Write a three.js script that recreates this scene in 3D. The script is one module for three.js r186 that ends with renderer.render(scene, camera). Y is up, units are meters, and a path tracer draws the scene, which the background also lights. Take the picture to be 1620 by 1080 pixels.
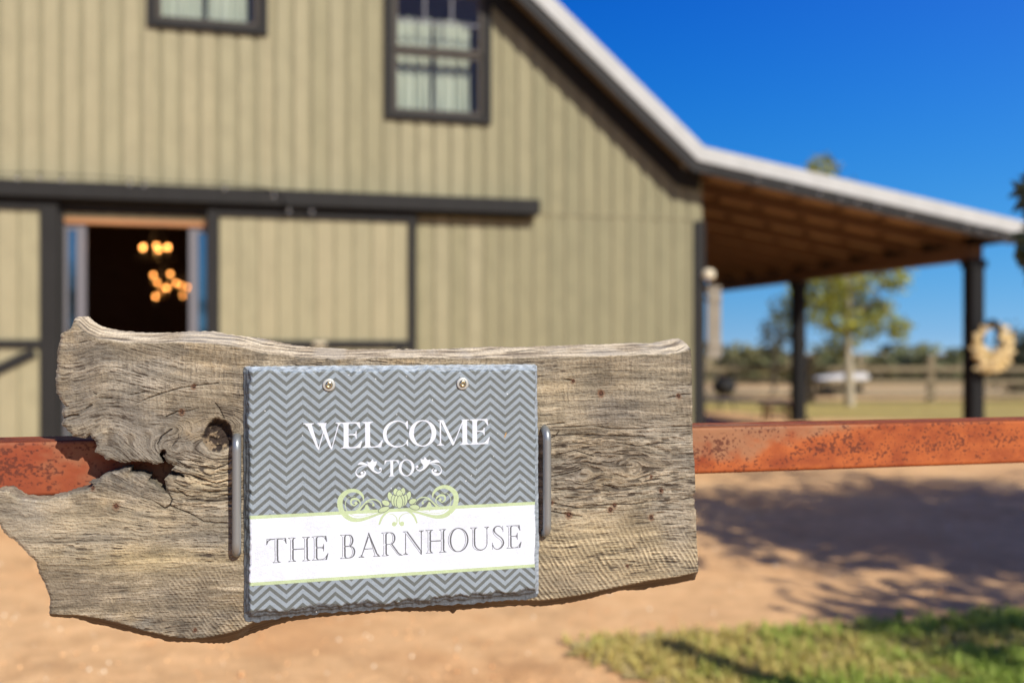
import * as THREE from 'three';
import { RoundedBoxGeometry } from 'three/addons/geometries/RoundedBoxGeometry.js';
import { mergeGeometries, mergeVertices } from 'three/addons/utils/BufferGeometryUtils.js';

// ---------------------------------------------------------------- camera, sky, sun, exposure
const EYE = 1.32, F = 1575, CU = 810, CV = 552;          // eye height; the photograph's focal length and optical centre in its pixels
const scene = new THREE.Scene();
const camera = new THREE.PerspectiveCamera(2 * Math.atan(540 / F) * 180 / Math.PI, 1620 / 1080, 0.05, 3000);
camera.position.set(0, EYE, 0);
camera.setViewOffset(1620, 1080, 0, 540 - CV, 1620, 1080);
camera.focus = 1.335; camera.userData.fStop = 2.35;

const renderer = new THREE.WebGLRenderer({ antialias: true });
renderer.toneMapping = THREE.LinearToneMapping;
const EXPOSURE = 1.2;
renderer.toneMappingExposure = EXPOSURE;
renderer.shadowMap.enabled = true;

const A = Math.atan(F / 6090);                           // the barn's front and the rail are turned by this much
const E1 = [Math.cos(A), 0, -Math.sin(A)], EN = [Math.sin(A), 0, Math.cos(A)];
const SUN_L = [0.36, 0.78, 1.0];                         // towards the sun: along the front, up, out of the front
const SUN = new THREE.Vector3(SUN_L[0] * E1[0] + SUN_L[2] * EN[0], SUN_L[1], SUN_L[0] * E1[2] + SUN_L[2] * EN[2]).normalize();
{
  const W = 512, H = 256, d = new Float32Array(W * H * 4), sa = Math.atan2(SUN.z, SUN.x);
  for (let r = 0; r < H; r++) for (let c = 0; c < W; c++) {
    const e = Math.max(0, ((r + 0.5) / H - 0.5) * 180), az = ((c + 0.5) / W - 0.5) * 2 * Math.PI;
    const q = (1 + Math.cos(az - sa)) / 2 * Math.cos(e * Math.PI / 180), k = 1 + 0.62 * (1 - Math.exp(-q / 0.3)), o = (r * W + c) * 4;
    d[o] = (0.205 * Math.exp(-e / 3.9) * k + 0.3 * q * q) / EXPOSURE;
    d[o + 1] = ((0.365 * Math.exp(-e / 14) + 0.012) * k + 0.25 * q * q) / EXPOSURE;
    d[o + 2] = 0.585 / (1 + Math.pow(e / 40, 2.6)) * k / EXPOSURE;
    d[o + 3] = 1;
  }
  const sky = new THREE.DataTexture(d, W, H, THREE.RGBAFormat, THREE.FloatType);
  sky.mapping = THREE.EquirectangularReflectionMapping; sky.magFilter = THREE.LinearFilter; sky.needsUpdate = true;
  scene.background = sky; scene.environment = sky;
}
const sun = new THREE.DirectionalLight(new THREE.Color().setRGB(1, 0.94, 0.83), 5);
sun.position.copy(SUN).multiplyScalar(40); sun.castShadow = true; sun.shadow.mapSize.set(4096, 4096);
Object.assign(sun.shadow.camera, { left: -25, right: 25, top: 25, bottom: -25, near: 1, far: 120 });
scene.add(sun, sun.target);

// ---------------------------------------------------------------- helpers
function rng(seed) { return () => { seed = (seed + 0x6d2b79f5) | 0; let t = Math.imul(seed ^ (seed >>> 15), 1 | seed); t = (t + Math.imul(t ^ (t >>> 7), 61 | t)) ^ t; return ((t ^ (t >>> 14)) >>> 0) / 4294967296; }; }
const TAB = new Float32Array(65536); { const r = rng(7); for (let i = 0; i < 65536; i++) TAB[i] = r(); }
function n2(x, y) {                                       // value noise, 0..1
  const ix = Math.floor(x), iy = Math.floor(y); let fx = x - ix, fy = y - iy;
  fx = fx * fx * (3 - 2 * fx); fy = fy * fy * (3 - 2 * fy);
  const h = (a, b) => TAB[((a * 73 + b * 179 + ((a * b) & 31) * 977) & 65535)];
  const a = h(ix, iy), b = h(ix + 1, iy), c = h(ix, iy + 1), d = h(ix + 1, iy + 1);
  return a + (b - a) * fx + (c - a) * fy + (a - b - c + d) * fx * fy;
}
function fbm(x, y, o = 4) { let s = 0, a = 0.5, t = 0; for (let i = 0; i < o; i++) { s += a * n2(x + i * 37.3, y - i * 11.7); t += a; a *= 0.5; x *= 2.03; y *= 2.03; } return s / t; }
const clamp = (x, a = 0, b = 1) => Math.min(b, Math.max(a, x)), lerp = (a, b, t) => a + (b - a) * t;
const sst = (a, b, x) => { const t = clamp((x - a) / (b - a)); return t * t * (3 - 2 * t); };
const mix3 = (a, b, t) => [lerp(a[0], b[0], t), lerp(a[1], b[1], t), lerp(a[2], b[2], t)];
const toS = (x) => 255 * (x <= 0.0031308 ? x * 12.92 : 1.055 * Math.pow(clamp(x), 1 / 2.4) - 0.055);
const lookup = (pts, u) => { if (u <= pts[0][0]) return pts[0][1]; for (let i = 1; i < pts.length; i++) if (u <= pts[i][0]) { const [a, p] = pts[i - 1], [b, q] = pts[i]; return p + (q - p) * (u - a) / (b - a || 1); } return pts[pts.length - 1][1]; };

// where the photograph's pixel (u, v) lies on a plane that is parallel to the barn's front: [along, height]
function onPlane(u, v, out, zc) {
  const rx = (u - CU) / F, ry = (CV - v) / F;
  const t = (out - zc * EN[2]) / (rx * EN[0] - EN[2]);
  return [t * rx * E1[0] + (-t + zc) * E1[2], EYE + t * ry];
}
const ZR = 1.44, TB = 0.045, TS = 0.0095;                 // distance of the rail's front face, thickness of plank and slate
const onPlank = (u, v, d = 0) => onPlane(u, v, TB + d, ZR);
function offPlank(x, y, out = TB) {                       // and back
  const X = x * E1[0] + out * EN[0], Z = -(-ZR + x * E1[2] + out * EN[2]);
  return [CU + F * X / Z, CV - F * (y - EYE) / Z];
}
const used = {};
function numbered(n) { const k = used[n] = (used[n] ?? -1) + 1; return k ? n + '_' + String(k).padStart(3, '0') : n; }
function tag(o, label, category, group, kind) { if (label) o.userData.label = label; if (category) o.userData.category = category; if (group) o.userData.group = group; if (kind) o.userData.kind = kind; return o; }
function thing(name, label, category, pos = [0, 0, 0], turn = 0, group) { const o = new THREE.Group(); o.name = numbered(name); o.position.set(...pos); o.rotation.y = turn; scene.add(o); return tag(o, label, category, group); }
function obj(name, geo, mat, parent) {
  const m = new THREE.Mesh(Array.isArray(geo) ? merge(geo) : geo, mat); m.name = parent ? name : numbered(name); m.castShadow = m.receiveShadow = true; (parent ?? scene).add(m); return m;
}
function merge(list) {
  return mergeGeometries(list.map((g) => { g = g.index ? g.toNonIndexed() : g; for (const k of Object.keys(g.attributes)) if (!['position', 'normal', 'uv'].includes(k)) g.deleteAttribute(k); if (!g.attributes.uv) g.setAttribute('uv', new THREE.BufferAttribute(new Float32Array(g.attributes.position.count * 2), 2)); return g; }));
}
function box(x0, x1, y0, y1, z0, z1, r = 0.004) {         // chamfered box between two corners, uv in metres
  const sx = x1 - x0, sy = y1 - y0, sz = z1 - z0;
  const g = new RoundedBoxGeometry(sx, sy, sz, 1, Math.min(r, sx * 0.45, sy * 0.45, sz * 0.45));
  g.translate((x0 + x1) / 2, (y0 + y1) / 2, (z0 + z1) / 2);
  return metreUv(g);
}
function metreUv(g, swap) {
  const p = g.attributes.position, n = g.attributes.normal, uv = new Float32Array(p.count * 2);
  for (let i = 0; i < p.count; i++) {
    const ax = Math.abs(n.getX(i)), ay = Math.abs(n.getY(i)), az = Math.abs(n.getZ(i)), x = p.getX(i), y = p.getY(i), z = p.getZ(i);
    let a, b; if (az >= ax && az >= ay) [a, b] = [x, y]; else if (ax >= ay) [a, b] = [z, y]; else [a, b] = [x, z];
    if (swap) [a, b] = [b, a];
    uv[i * 2] = a; uv[i * 2 + 1] = b;
  }
  g.setAttribute('uv', new THREE.BufferAttribute(uv, 2)); return g;
}
function rodAlong(pts, r, seg = 12, rad = 10, tension = 0.5) { return new THREE.TubeGeometry(new THREE.CatmullRomCurve3(pts.map((p) => new THREE.Vector3(...p)), false, 'catmullrom', tension), seg, r, rad); }
function bar(a, b, r0, r1 = r0, rad = 8) {                // tapered round bar between two points
  const p = new THREE.Vector3(...a), q = new THREE.Vector3(...b), d = q.clone().sub(p), g = new THREE.CylinderGeometry(r1, r0, d.length(), rad, 1);
  g.applyQuaternion(new THREE.Quaternion().setFromUnitVectors(new THREE.Vector3(0, 1, 0), d.normalize())); g.translate(...p.add(q).multiplyScalar(0.5).toArray()); return g;
}
function boardTex(w, h, f, { srgb = true, repeat = true } = {}) {      // f(x, y, out) fills linear rgb (or one height) for texel x, y
  const d = new Uint8Array(w * h * 4), o = [0, 0, 0];
  for (let y = 0; y < h; y++) for (let x = 0; x < w; x++) {
    f(x, y, o); const i = (y * w + x) * 4;
    if (srgb) { d[i] = toS(o[0]); d[i + 1] = toS(o[1]); d[i + 2] = toS(o[2]); } else { d[i] = d[i + 1] = d[i + 2] = 255 * clamp(o[0]); }
    d[i + 3] = 255;
  }
  const t = new THREE.DataTexture(d, w, h); t.magFilter = THREE.LinearFilter; t.minFilter = THREE.LinearFilter; t.colorSpace = srgb ? THREE.SRGBColorSpace : THREE.NoColorSpace;
  t.wrapS = t.wrapT = repeat ? THREE.RepeatWrapping : THREE.ClampToEdgeWrapping; t.needsUpdate = true; return t;
}
const tile = (fn, x, y, w, h) => {                        // makes a pattern that wraps
  const a = x / w, b = y / h; return lerp(lerp(fn(x, y), fn(x - w, y), a), lerp(fn(x, y - h), fn(x - w, y - h), a), b);
};
const std = (r, g, b, rough = 0.85, more = {}) => new (more.specularIntensity === undefined ? THREE.MeshStandardMaterial : THREE.MeshPhysicalMaterial)({ color: new THREE.Color().setRGB(r, g, b), roughness: rough, ...more });

// ---------------------------------------------------------------- materials
// a tint texture of soft blotches and vertical streaks, about 1 everywhere, for paint and for wood
const paintTex = boardTex(512, 512, (x, y, o) => {
  const s = tile((a, b) => fbm(a / 5, b / 190, 3), x, y, 512, 512), m = tile((a, b) => fbm(a / 70, b / 70, 3), x, y, 512, 512);
  const k = 0.66 + 0.3 * s + 0.24 * m; o[0] = k; o[1] = k * 0.995; o[2] = k * (0.94 + 0.06 * s);
});
const grainTex = boardTex(512, 512, (x, y, o) => {
  const s = tile((a, b) => fbm(a / 120, b / 3.2, 4), x, y, 512, 512), m = tile((a, b) => fbm(a / 90, b / 40, 3), x, y, 512, 512);
  const k = 0.5 + 0.45 * s + 0.25 * m; o[0] = k; o[1] = k * 0.96; o[2] = k * 0.9;
});
const roughTex = boardTex(512, 512, (x, y, o) => { o[0] = tile((a, b) => fbm(a / 9, b / 9, 4), x, y, 512, 512); }, { srgb: false });
const scaled = (t, sx, sy) => { const c = t.clone(); c.repeat.set(sx, sy); c.needsUpdate = true; return c; };
const M = {};
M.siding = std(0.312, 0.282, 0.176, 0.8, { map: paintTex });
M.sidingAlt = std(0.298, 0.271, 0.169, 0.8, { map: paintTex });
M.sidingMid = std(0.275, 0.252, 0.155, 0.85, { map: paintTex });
M.sidingShadeTone = std(0.232, 0.216, 0.131, 0.85, { map: paintTex });  // this and the next: siding colour with the dimmer light at the right mixed in
M.sidingShadeTone2 = std(0.25, 0.23, 0.139, 0.85, { map: paintTex });
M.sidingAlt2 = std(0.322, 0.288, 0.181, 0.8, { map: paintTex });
M.groove = std(0.248, 0.226, 0.142, 0.9, { map: paintTex });
M.darkTrim = std(0.022, 0.0215, 0.0215, 0.7, { map: paintTex, specularIntensity: 0.35 });
M.sash = std(0.075, 0.066, 0.058, 0.7, { map: paintTex, specularIntensity: 0.4 });
M.roofWhite = std(0.47, 0.475, 0.475, 0.7, { map: paintTex, specularIntensity: 0.4 });
M.fascia = std(0.03, 0.03, 0.031, 0.7, { map: paintTex, specularIntensity: 0.35 });
M.deckWood = std(0.44, 0.27, 0.14, 0.85, { map: grainTex });
M.deckWood2 = std(0.58, 0.4, 0.235, 0.85, { map: grainTex });
M.purlinWood = std(0.25, 0.15, 0.08, 0.85, { map: grainTex });
M.rafterWood = std(0.13, 0.07, 0.035, 0.85, { map: grainTex });
M.headerWood = std(0.42, 0.2, 0.085, 0.7, { map: grainTex });
M.soffit = std(0.17, 0.125, 0.055, 0.85, { map: grainTex });
M.inside = std(0.2, 0.13, 0.08, 0.95, { map: grainTex });
M.glass = new THREE.MeshPhysicalMaterial({ color: 0xffffff, roughness: 0.03, transmission: 1, thickness: 0, ior: 1.5, specularIntensity: 0.6 });
M.coatedGlass = new THREE.MeshPhysicalMaterial({ color: new THREE.Color().setRGB(0.13, 0.22, 0.3), roughness: 0.05, metalness: 1 });
M.greyFrame = std(0.135, 0.13, 0.145, 0.5);
M.curtain = new THREE.MeshPhysicalMaterial({ color: new THREE.Color().setRGB(0.35, 0.39, 0.31), roughness: 0.95 });
M.zinc = std(0.26, 0.28, 0.29, 0.38, { metalness: 0.6 });
M.zincLight = std(0.42, 0.43, 0.42, 0.45, { metalness: 0.5 });
M.brass = std(0.5, 0.45, 0.3, 0.3, { metalness: 1 });
M.black = std(0.014, 0.014, 0.015, 0.6, { specularIntensity: 0.4 });
M.blackPost = std(0.014, 0.014, 0.015, 0.75, { map: paintTex, specularIntensity: 0.3 });
M.bulbGlass = new THREE.MeshPhysicalMaterial({ color: 0xffffff, roughness: 0.04, transmission: 0.9, thickness: 0 });
M.glow = new THREE.MeshStandardMaterial({ color: 0x221100, emissive: new THREE.Color().setRGB(1.0, 0.36, 0.08), emissiveIntensity: 8.5, roughness: 0.4 });
M.fenceWood = std(0.23, 0.19, 0.125, 0.9, { map: grainTex });
M.paleWood = std(0.3, 0.275, 0.235, 0.9, { map: grainTex });
M.brownWood = std(0.1, 0.044, 0.022, 0.8, { map: grainTex });
M.whiteMetal = std(0.5, 0.5, 0.51, 0.6, { specularIntensity: 0.4 });
M.cream = std(0.62, 0.55, 0.4, 0.6);
M.husk = std(0.62, 0.48, 0.25, 0.9);
M.husk2 = std(0.52, 0.37, 0.15, 0.9);
const leafMat = (r, g, b) => new THREE.MeshPhysicalMaterial({ color: new THREE.Color().setRGB(r, g, b), roughness: 0.75, vertexColors: true, transmission: 0.3, thickness: 0, side: THREE.DoubleSide });
M.bark = std(0.16, 0.14, 0.11, 0.95, { map: grainTex });
M.paleBark = std(0.42, 0.38, 0.3, 0.9, { map: grainTex });

// ---------------------------------------------------------------- the ground
{
  const stoneTint = boardTex(1024, 1024, (x, y, o) => {
    const f = tile((a, b) => fbm(a / 3, b / 3, 3), x, y, 1024, 1024), m = tile((a, b) => fbm(a / 40, b / 40, 4), x, y, 1024, 1024), s = tile((a, b) => n2(a / 4.5, b / 4.5), x, y, 1024, 1024);
    const w = tile((a, b) => fbm(a / 110 + 5, b / 110, 3), x, y, 1024, 1024); let k = 0.56 + 0.5 * f + 0.42 * (m - 0.5) + 0.35 * (w - 0.5); k += s > 0.86 ? 0.25 : s < 0.1 ? -0.18 : 0;
    o[0] = k; o[1] = k * lerp(0.9, 1.02, m); o[2] = k * lerp(0.8, 1.06, m);
  });
  const bump = boardTex(512, 512, (x, y, o) => { o[0] = tile((a, b) => fbm(a / 4, b / 4, 4), x, y, 512, 512); }, { srgb: false });
  const gm = new THREE.MeshStandardMaterial({ roughness: 0.95, vertexColors: true, map: scaled(stoneTint, 0.5, 0.5), bumpMap: scaled(bump, 1, 1), bumpScale: 0.012 });
  // one sheet to the horizon, as rings round the camera; it falls away beyond the paddock
  const rings = [0, 0.6, 1.2, 1.8, 2.4, 3]; for (let r = 3.3; r < 1600; r *= 1.045) rings.push(r);
  const NA = 160, pos = [], uv = [], col = [], idx = [];
  const fall = (r) => -5 * sst(42, 120, r);
  for (const r of rings) for (let k = 0; k <= NA; k++) {
    const a = k / NA * Math.PI * 2, x = Math.cos(a) * r, z = Math.sin(a) * r;
    pos.push(x, fall(r) + (r > 3 && r < 12 ? 0.012 * (fbm(x * 1.3, z * 1.3, 3) - 0.5) : 0) - 0.0, z); uv.push(x, z);
    const m = fbm(x / 2.2, z / 2.2, 4), far = sst(24, 46, r);
    let c = mix3([0.80, 0.475, 0.215], [0.88, 0.59, 0.305], m);
    if (r < 14) { const t = fbm(x / 0.5 + 9, z / 0.5, 3); c = mix3(c, [0.70, 0.36, 0.14], sst(0.5, 0.75, t) * 0.5); }
    c = mix3(c, mix3([0.45, 0.33, 0.14], [0.33, 0.27, 0.1], m), far);
    col.push(...c);
  }
  for (let i = 0; i < rings.length - 1; i++) for (let k = 0; k < NA; k++) { const a = i * (NA + 1) + k, b = a + 1, c = a + NA + 1, d = c + 1; idx.push(a, b, c, b, d, c); }
  const g = new THREE.BufferGeometry(); g.setAttribute('position', new THREE.Float32BufferAttribute(pos, 3)); g.setAttribute('uv', new THREE.Float32BufferAttribute(uv, 2)); g.setAttribute('color', new THREE.Float32BufferAttribute(col, 3)); g.setIndex(idx); g.computeVertexNormals();
  tag(obj('ground', g, gm), 'reddish tan decomposed granite yard in front of the barn', null, null, 'structure');

  const sheet = (pts, y, nx = 40, nz = 24, colour) => {     // a flat sheet with an outline and colours of its own
    const s = new THREE.Shape(pts.map(([x, z]) => new THREE.Vector2(x, -z))); const sg = new THREE.ShapeGeometry(s); sg.rotateX(-Math.PI / 2); sg.translate(0, y, 0);
    const p = sg.attributes.position, u2 = [], cc = []; for (let i = 0; i < p.count; i++) { u2.push(p.getX(i), p.getZ(i)); cc.push(...colour); }
    sg.setAttribute('uv', new THREE.Float32BufferAttribute(u2, 2)); sg.setAttribute('color', new THREE.Float32BufferAttribute(cc, 3)); return sg;
  };
  const wob = (pts, amp, seed) => { const out = [], r = rng(seed); for (let i = 0; i < pts.length; i++) { const [a, b] = pts[i], [c, d] = pts[(i + 1) % pts.length]; for (let k = 0; k < 8; k++) out.push([lerp(a, c, k / 8) + (r() - 0.5) * amp, lerp(b, d, k / 8) + (r() - 0.5) * amp]); } return out; };
  const lm = new THREE.MeshStandardMaterial({ roughness: 1, vertexColors: true, map: scaled(stoneTint, 0.35, 0.35) });
  tag(obj('lawn', sheet(wob([[5.7, -18.6], [30, -14], [30, -27.2], [3.4, -25.6], [3.2, -21.6], [5.0, -20.4]], 0.5, 3), 0.006, 1, 1, [0.45, 0.36, 0.1]), lm), 'dry olive grass lawn between the porch and the fence', null, null, 'structure');
  tag(obj('path', sheet(wob([[2.5, -27.5], [40, -28.6], [40, -34.5], [2.5, -32]], 0.7, 4), 0.006, 1, 1, [0.74, 0.58, 0.33]), lm), 'pale sandy track beyond the fence', null, null, 'structure');
  const vpts = [[0.24, -4.44], [0.54, -4.54], [0.95, -4.62], [1.32, -4.69], [1.75, -4.77], [2.1, -4.84], [2.6, -5.0], [3.4, -5.2], [4.5, -5.4], [6.5, -4.5], [6.5, -2.2], [2.4, -2.2], [1.2, -3.3], [0.58, -3.85], [0.33, -4.2]];
  tag(obj('verge', sheet(wob(vpts, 0.12, 5), 0.012, 1, 1, [0.5, 0.4, 0.16]), lm), 'thin grassy verge beside the gravel in the foreground', null, null, 'structure');

  // grass blades on the verge
  const inside = (x, z) => { let c = false; for (let i = 0, j = vpts.length - 1; i < vpts.length; j = i++) { const [a, b] = vpts[i], [p, q] = vpts[j]; if ((b > z) !== (q > z) && x < (p - a) * (z - b) / (q - b) + a) c = !c; } return c; };
  const blade = new THREE.BufferGeometry();
  { const v = [], id = []; const r = rng(4);
    for (let b = 0; b < 5; b++) { const a = r() * 6.28, l = 0.02 + r() * 0.028, w = 0.0022 + r() * 0.002, ox = (r() - 0.5) * 0.03, oz = (r() - 0.5) * 0.03, bend = 0.01 + r() * 0.03, cx = Math.cos(a), cz = Math.sin(a), i = v.length / 3;
      v.push(ox - cz * w, 0, oz + cx * w, ox + cz * w, 0, oz - cx * w, ox + cx * bend * 0.4 - cz * w * 0.7, l * 0.6, oz + cz * bend * 0.4 + cx * w * 0.7, ox + cx * bend * 0.4 + cz * w * 0.7, l * 0.6, oz + cz * bend * 0.4 - cx * w * 0.7, ox + cx * bend, l, oz + cz * bend); id.push(i, i + 1, i + 2, i + 1, i + 3, i + 2, i + 2, i + 3, i + 4); }
    blade.setAttribute('position', new THREE.Float32BufferAttribute(v, 3)); blade.setIndex(id); blade.computeVertexNormals(); }
  const rimFade = (x, z) => { let d = 9; for (let i = 0; i < vpts.length; i++) { const [a, b] = vpts[i], [p, q] = vpts[(i + 1) % vpts.length], t = clamp(((x - a) * (p - a) + (z - b) * (q - b)) / ((p - a) ** 2 + (q - b) ** 2)); d = Math.min(d, Math.hypot(x - a - t * (p - a), z - b - t * (q - b))); } return 0.12 + 0.88 * sst(0, 0.32, d + 0.25 * (n2(x * 6, z * 6) - 0.5)); };
  const r = rng(21), spots = [];
  while (spots.length < 26000) {
    const x = 0.15 + r() * 5, z = -5.6 + r() * 3.2; if (!inside(x + (r() - 0.5) * 0.16, z + (r() - 0.5) * 0.16)) continue;
    const d = 0.6 * fbm(x * 1.8 + 3, z * 1.8, 4) + 0.4 * n2(x * 5 + 9, z * 5), edge = sst(0.25, 2.2, x + (r() - 0.5) * 0.6);
    if (r() > 0.25 + 0.9 * sst(0.3, 0.6, d) * (0.25 + 0.75 * edge) * rimFade(x, z)) continue;
    spots.push([x, z, d, edge]);
  }
  const im = new THREE.InstancedMesh(blade, new THREE.MeshPhysicalMaterial({ roughness: 0.75, transmission: 0.35, thickness: 0, side: THREE.DoubleSide }), spots.length), m4 = new THREE.Matrix4(), cc = new THREE.Color();
  spots.forEach(([x, z, d, edge], i) => {
    m4.makeRotationY(r() * 6.28).scale(new THREE.Vector3(0.8 + r() * 0.5, 0.45 + 1.3 * r() * r(), 0.8 + r() * 0.5)).setPosition(x, 0.012, z); im.setMatrixAt(i, m4);
    const g = clamp(sst(0.35, 0.68, d + 0.03 + (edge - 0.6) * 0.45) + (r() - 0.5) * 0.5), c = mix3([0.56, 0.45, 0.13], [0.30, 0.415, 0.045], g); cc.setRGB(...c); im.setColorAt(i, cc);
  });
  im.name = 'grass'; im.castShadow = im.receiveShadow = true; scene.add(im); tag(im, 'short green and straw coloured grass beside the gravel', 'grass', null, 'stuff');

  // loose stones on the gravel yard
  const peb = new THREE.IcosahedronGeometry(1, 0), pm = new THREE.InstancedMesh(peb, new THREE.MeshStandardMaterial({ roughness: 0.85 }), 5200), q = new THREE.Quaternion(), e = new THREE.Euler();
  for (let i = 0; i < 5200; i++) {
    const z = -3.4 - 9 * Math.pow(r(), 1.6), x = (r() - 0.5) * 1.25 * -z + 0.3, s = 0.0025 + 0.006 * Math.pow(r(), 3) + (r() > 0.995 ? 0.012 : 0);
    q.setFromEuler(e.set(r() * 6, r() * 6, r() * 6)); m4.compose(new THREE.Vector3(x, s * 0.35, z), q, new THREE.Vector3(s * 1.3, s * 0.8, s)); pm.setMatrixAt(i, m4);
    const t = r(), c = t < 0.12 ? [0.8, 0.72, 0.56] : mix3([0.58, 0.3, 0.13], [0.8, 0.5, 0.25], r()); cc.setRGB(...c); pm.setColorAt(i, cc);
  }
  pm.name = 'loose_gravel'; pm.castShadow = pm.receiveShadow = true; scene.add(pm); tag(pm, 'loose pebbles scattered on the reddish gravel yard', 'gravel', null, 'stuff');
}

// ---------------------------------------------------------------- the barn (x along its front, z out of the front, y up)
const barn = thing('barn', 'beige vertical sided gambrel barn with dark trim and a lean-to porch', 'barn', [0, 0, -12], A);
const RIDGE = -4.0, KNEE = 2.336, KY = 3.8, SLOPE = 0.857, LOW = 0.164;     // roof line of the rake trim's top edge
const roofTop = (s) => { const d = Math.abs(s - RIDGE) + RIDGE; return d <= KNEE ? KY + SLOPE * (KNEE - d) : KY - LOW * (d - KNEE); };
const openings = [[-5.02, -3.48, 0, 2.75], [-4.08, -2.94, 4.95, 6.35], [-1.45, -0.34, 4.09, 5.56]];       // doorway, two loft windows
{
  const CORNER = 2.5, LEFT = 2 * RIDGE - CORNER, T = 0.3;      // T: from the rake trim's top down to the wall's top
  const wallTop = (s) => roofTop(s) - T;
  const front = new THREE.Shape([[LEFT, 0], [CORNER, 0], [CORNER, wallTop(CORNER)], [KNEE, wallTop(KNEE)], [RIDGE, wallTop(RIDGE)], [2 * RIDGE - KNEE, wallTop(KNEE)], [LEFT, wallTop(LEFT)]].map((p) => new THREE.Vector2(...p)));
  for (const [a, b, c, d] of openings) front.holes.push(new THREE.Path([[a, Math.max(c, 0.001)], [a, d], [b, d], [b, Math.max(c, 0.001)]].map((p) => new THREE.Vector2(...p))));
  const fg = new THREE.ExtrudeGeometry(front, { depth: 0.14, bevelEnabled: false }); fg.translate(0, 0, -0.158);
  const wall = obj('wall', metreUv(fg), M.groove, barn);
  const D = 12;
  obj('wall', [box(CORNER - 0.15, CORNER, 0, wallTop(CORNER) - 0.06, -D, -0.16), box(LEFT, LEFT + 0.15, 0, wallTop(LEFT) - 0.06, -D, -0.16), (() => { const s2 = new THREE.Shape(front.getPoints()); const g2 = new THREE.ExtrudeGeometry(s2, { depth: 0.14, bevelEnabled: false }); g2.translate(0, 0, -D - 0.14); return metreUv(g2); })()], M.inside, barn);
  obj('floor', box(LEFT + 0.15, CORNER - 0.15, 0.004, 0.06, -D, -0.16), M.inside, barn);

  // siding strips: upper sheets end in a seam that laps the lower ones
  const PITCH = 0.2032, GAP = 0.045, SEAM = 2.985, r = rng(5), far = [];
  const strip = (x0, x1, b0, t0, t1, z1, th = 0.018) => {      // one strip with chamfered long edges; its top may slope
    const c = Math.min(0.006, (x1 - x0) / 4), z0 = z1 - th, V = [], I = [], at = (x) => lerp(t0, t1, (x - x0) / (x1 - x0));
    const prof = [[x0, z0], [x0, z1 - c], [x0 + c, z1], [x1 - c, z1], [x1, z1 - c], [x1, z0]];
    const quad = (p, q, s, t) => { const k = V.length / 3; V.push(...p, ...q, ...s, ...t); I.push(k, k + 1, k + 2, k, k + 2, k + 3); };
    for (let k = 0; k < 5; k++) { const [ax, az] = prof[k], [bx, bz] = prof[k + 1]; quad([ax, b0, az], [bx, b0, bz], [bx, at(bx), bz], [ax, at(ax), az]); }
    quad([x0, at(x0), z0], [x0, at(x0), z1 - c], [x1, at(x1), z1 - c], [x1, at(x1), z0]); quad([x0, b0, z1 - c], [x0, b0, z0], [x1, b0, z0], [x1, b0, z1 - c]);
    const g = new THREE.BufferGeometry(); g.setAttribute('position', new THREE.Float32BufferAttribute(V, 3)); g.setIndex(I); const n = g.toNonIndexed(); n.computeVertexNormals(); metreUv(n);
    const uv = n.attributes.uv, o = r() * 7; for (let i = 0; i < uv.count; i++) uv.setXY(i, uv.getX(i) + o, uv.getY(i) + o * 1.7); return n;
  };
  const cuts = openings.map(([a, b, c, d]) => [a - 0.03, b + 0.03, c - 0.03, d + 0.03]);
  for (let x = LEFT + 0.004; x < CORNER - 0.01; x += PITCH) {
    const xe = Math.min(x + PITCH - GAP, CORNER), xs = [x, xe]; for (const [a, b] of cuts) for (const e of [a, b]) if (e > x + 0.01 && e < xe - 0.01) xs.push(e); xs.sort((p, q) => p - q);
    if (x < RIDGE && xe > RIDGE) { xs.push(RIDGE); xs.sort((p, q) => p - q); }
    for (let k = 0; k < xs.length - 1; k++) {
      const a = xs[k], b = xs[k + 1], mid = (a + b) / 2, holes = cuts.filter(([p, q]) => mid > p && mid < q).sort((p, q) => p[2] - q[2]);
      for (const [lo, hi, z] of [[0.12, SEAM - 0.012, -0.001], [SEAM, 99, 0.004]]) {
        let y = lo; const spans = []; for (const [, , c, d] of holes) { if (c >= hi) continue; if (c > y) spans.push([y, c]); y = Math.max(y, d); } if (y < hi) spans.push([y, hi]);
        for (const [p, q] of spans) {
          const top = q > 50, t0 = top ? wallTop(a) : q, t1 = top ? wallTop(b) : q; if (Math.min(t0, t1) - p < 0.02) continue;
          const g = strip(a, b, p, t0, t1, z + (r() - 0.5) * 0.002);
          if (a < -6.6) far.push(g); else obj('siding_board', g, [M.sidingAlt2, M.siding, M.sidingAlt, M.sidingMid, M.sidingShadeTone2, M.sidingShadeTone][Math.floor(clamp((a + 5.2) / 7.4 + (r() - 0.5) * 0.36, 0, 0.999) * 6)], wall);  // board colours darken to the right, imitating how light drops along the wall
        }
      }
    }
  }
  tag(obj('siding', far, M.siding, wall), null, null, null, 'stuff');
  obj('seam_strip', box(-6.5, CORNER - 0.002, SEAM - 0.03, SEAM - 0.001, -0.004, 0.007, 0.002), M.groove, barn);
  obj('corner_trim', [box(CORNER - 0.125, CORNER + 0.022, 0.02, SEAM - 0.05, 0.0, 0.03), box(CORNER + 0.001, CORNER + 0.022, 0.02, SEAM - 0.05, -0.13, -0.001)], M.darkTrim, barn);

  // sliding door hood with its track
  obj('door_hood', [box(-8.6, 0.3, 2.93, 3.105, 0.012, 0.2, 0.008)], M.darkTrim, barn);
  obj('door_track', [box(-8.55, 0.2, 2.885, 2.925, 0.035, 0.085, 0.006)], M.darkTrim, barn);
  obj('door_header', box(-5.015, -3.485, 2.6855, 2.795, -0.15, -0.03), M.headerWood, barn);

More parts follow.
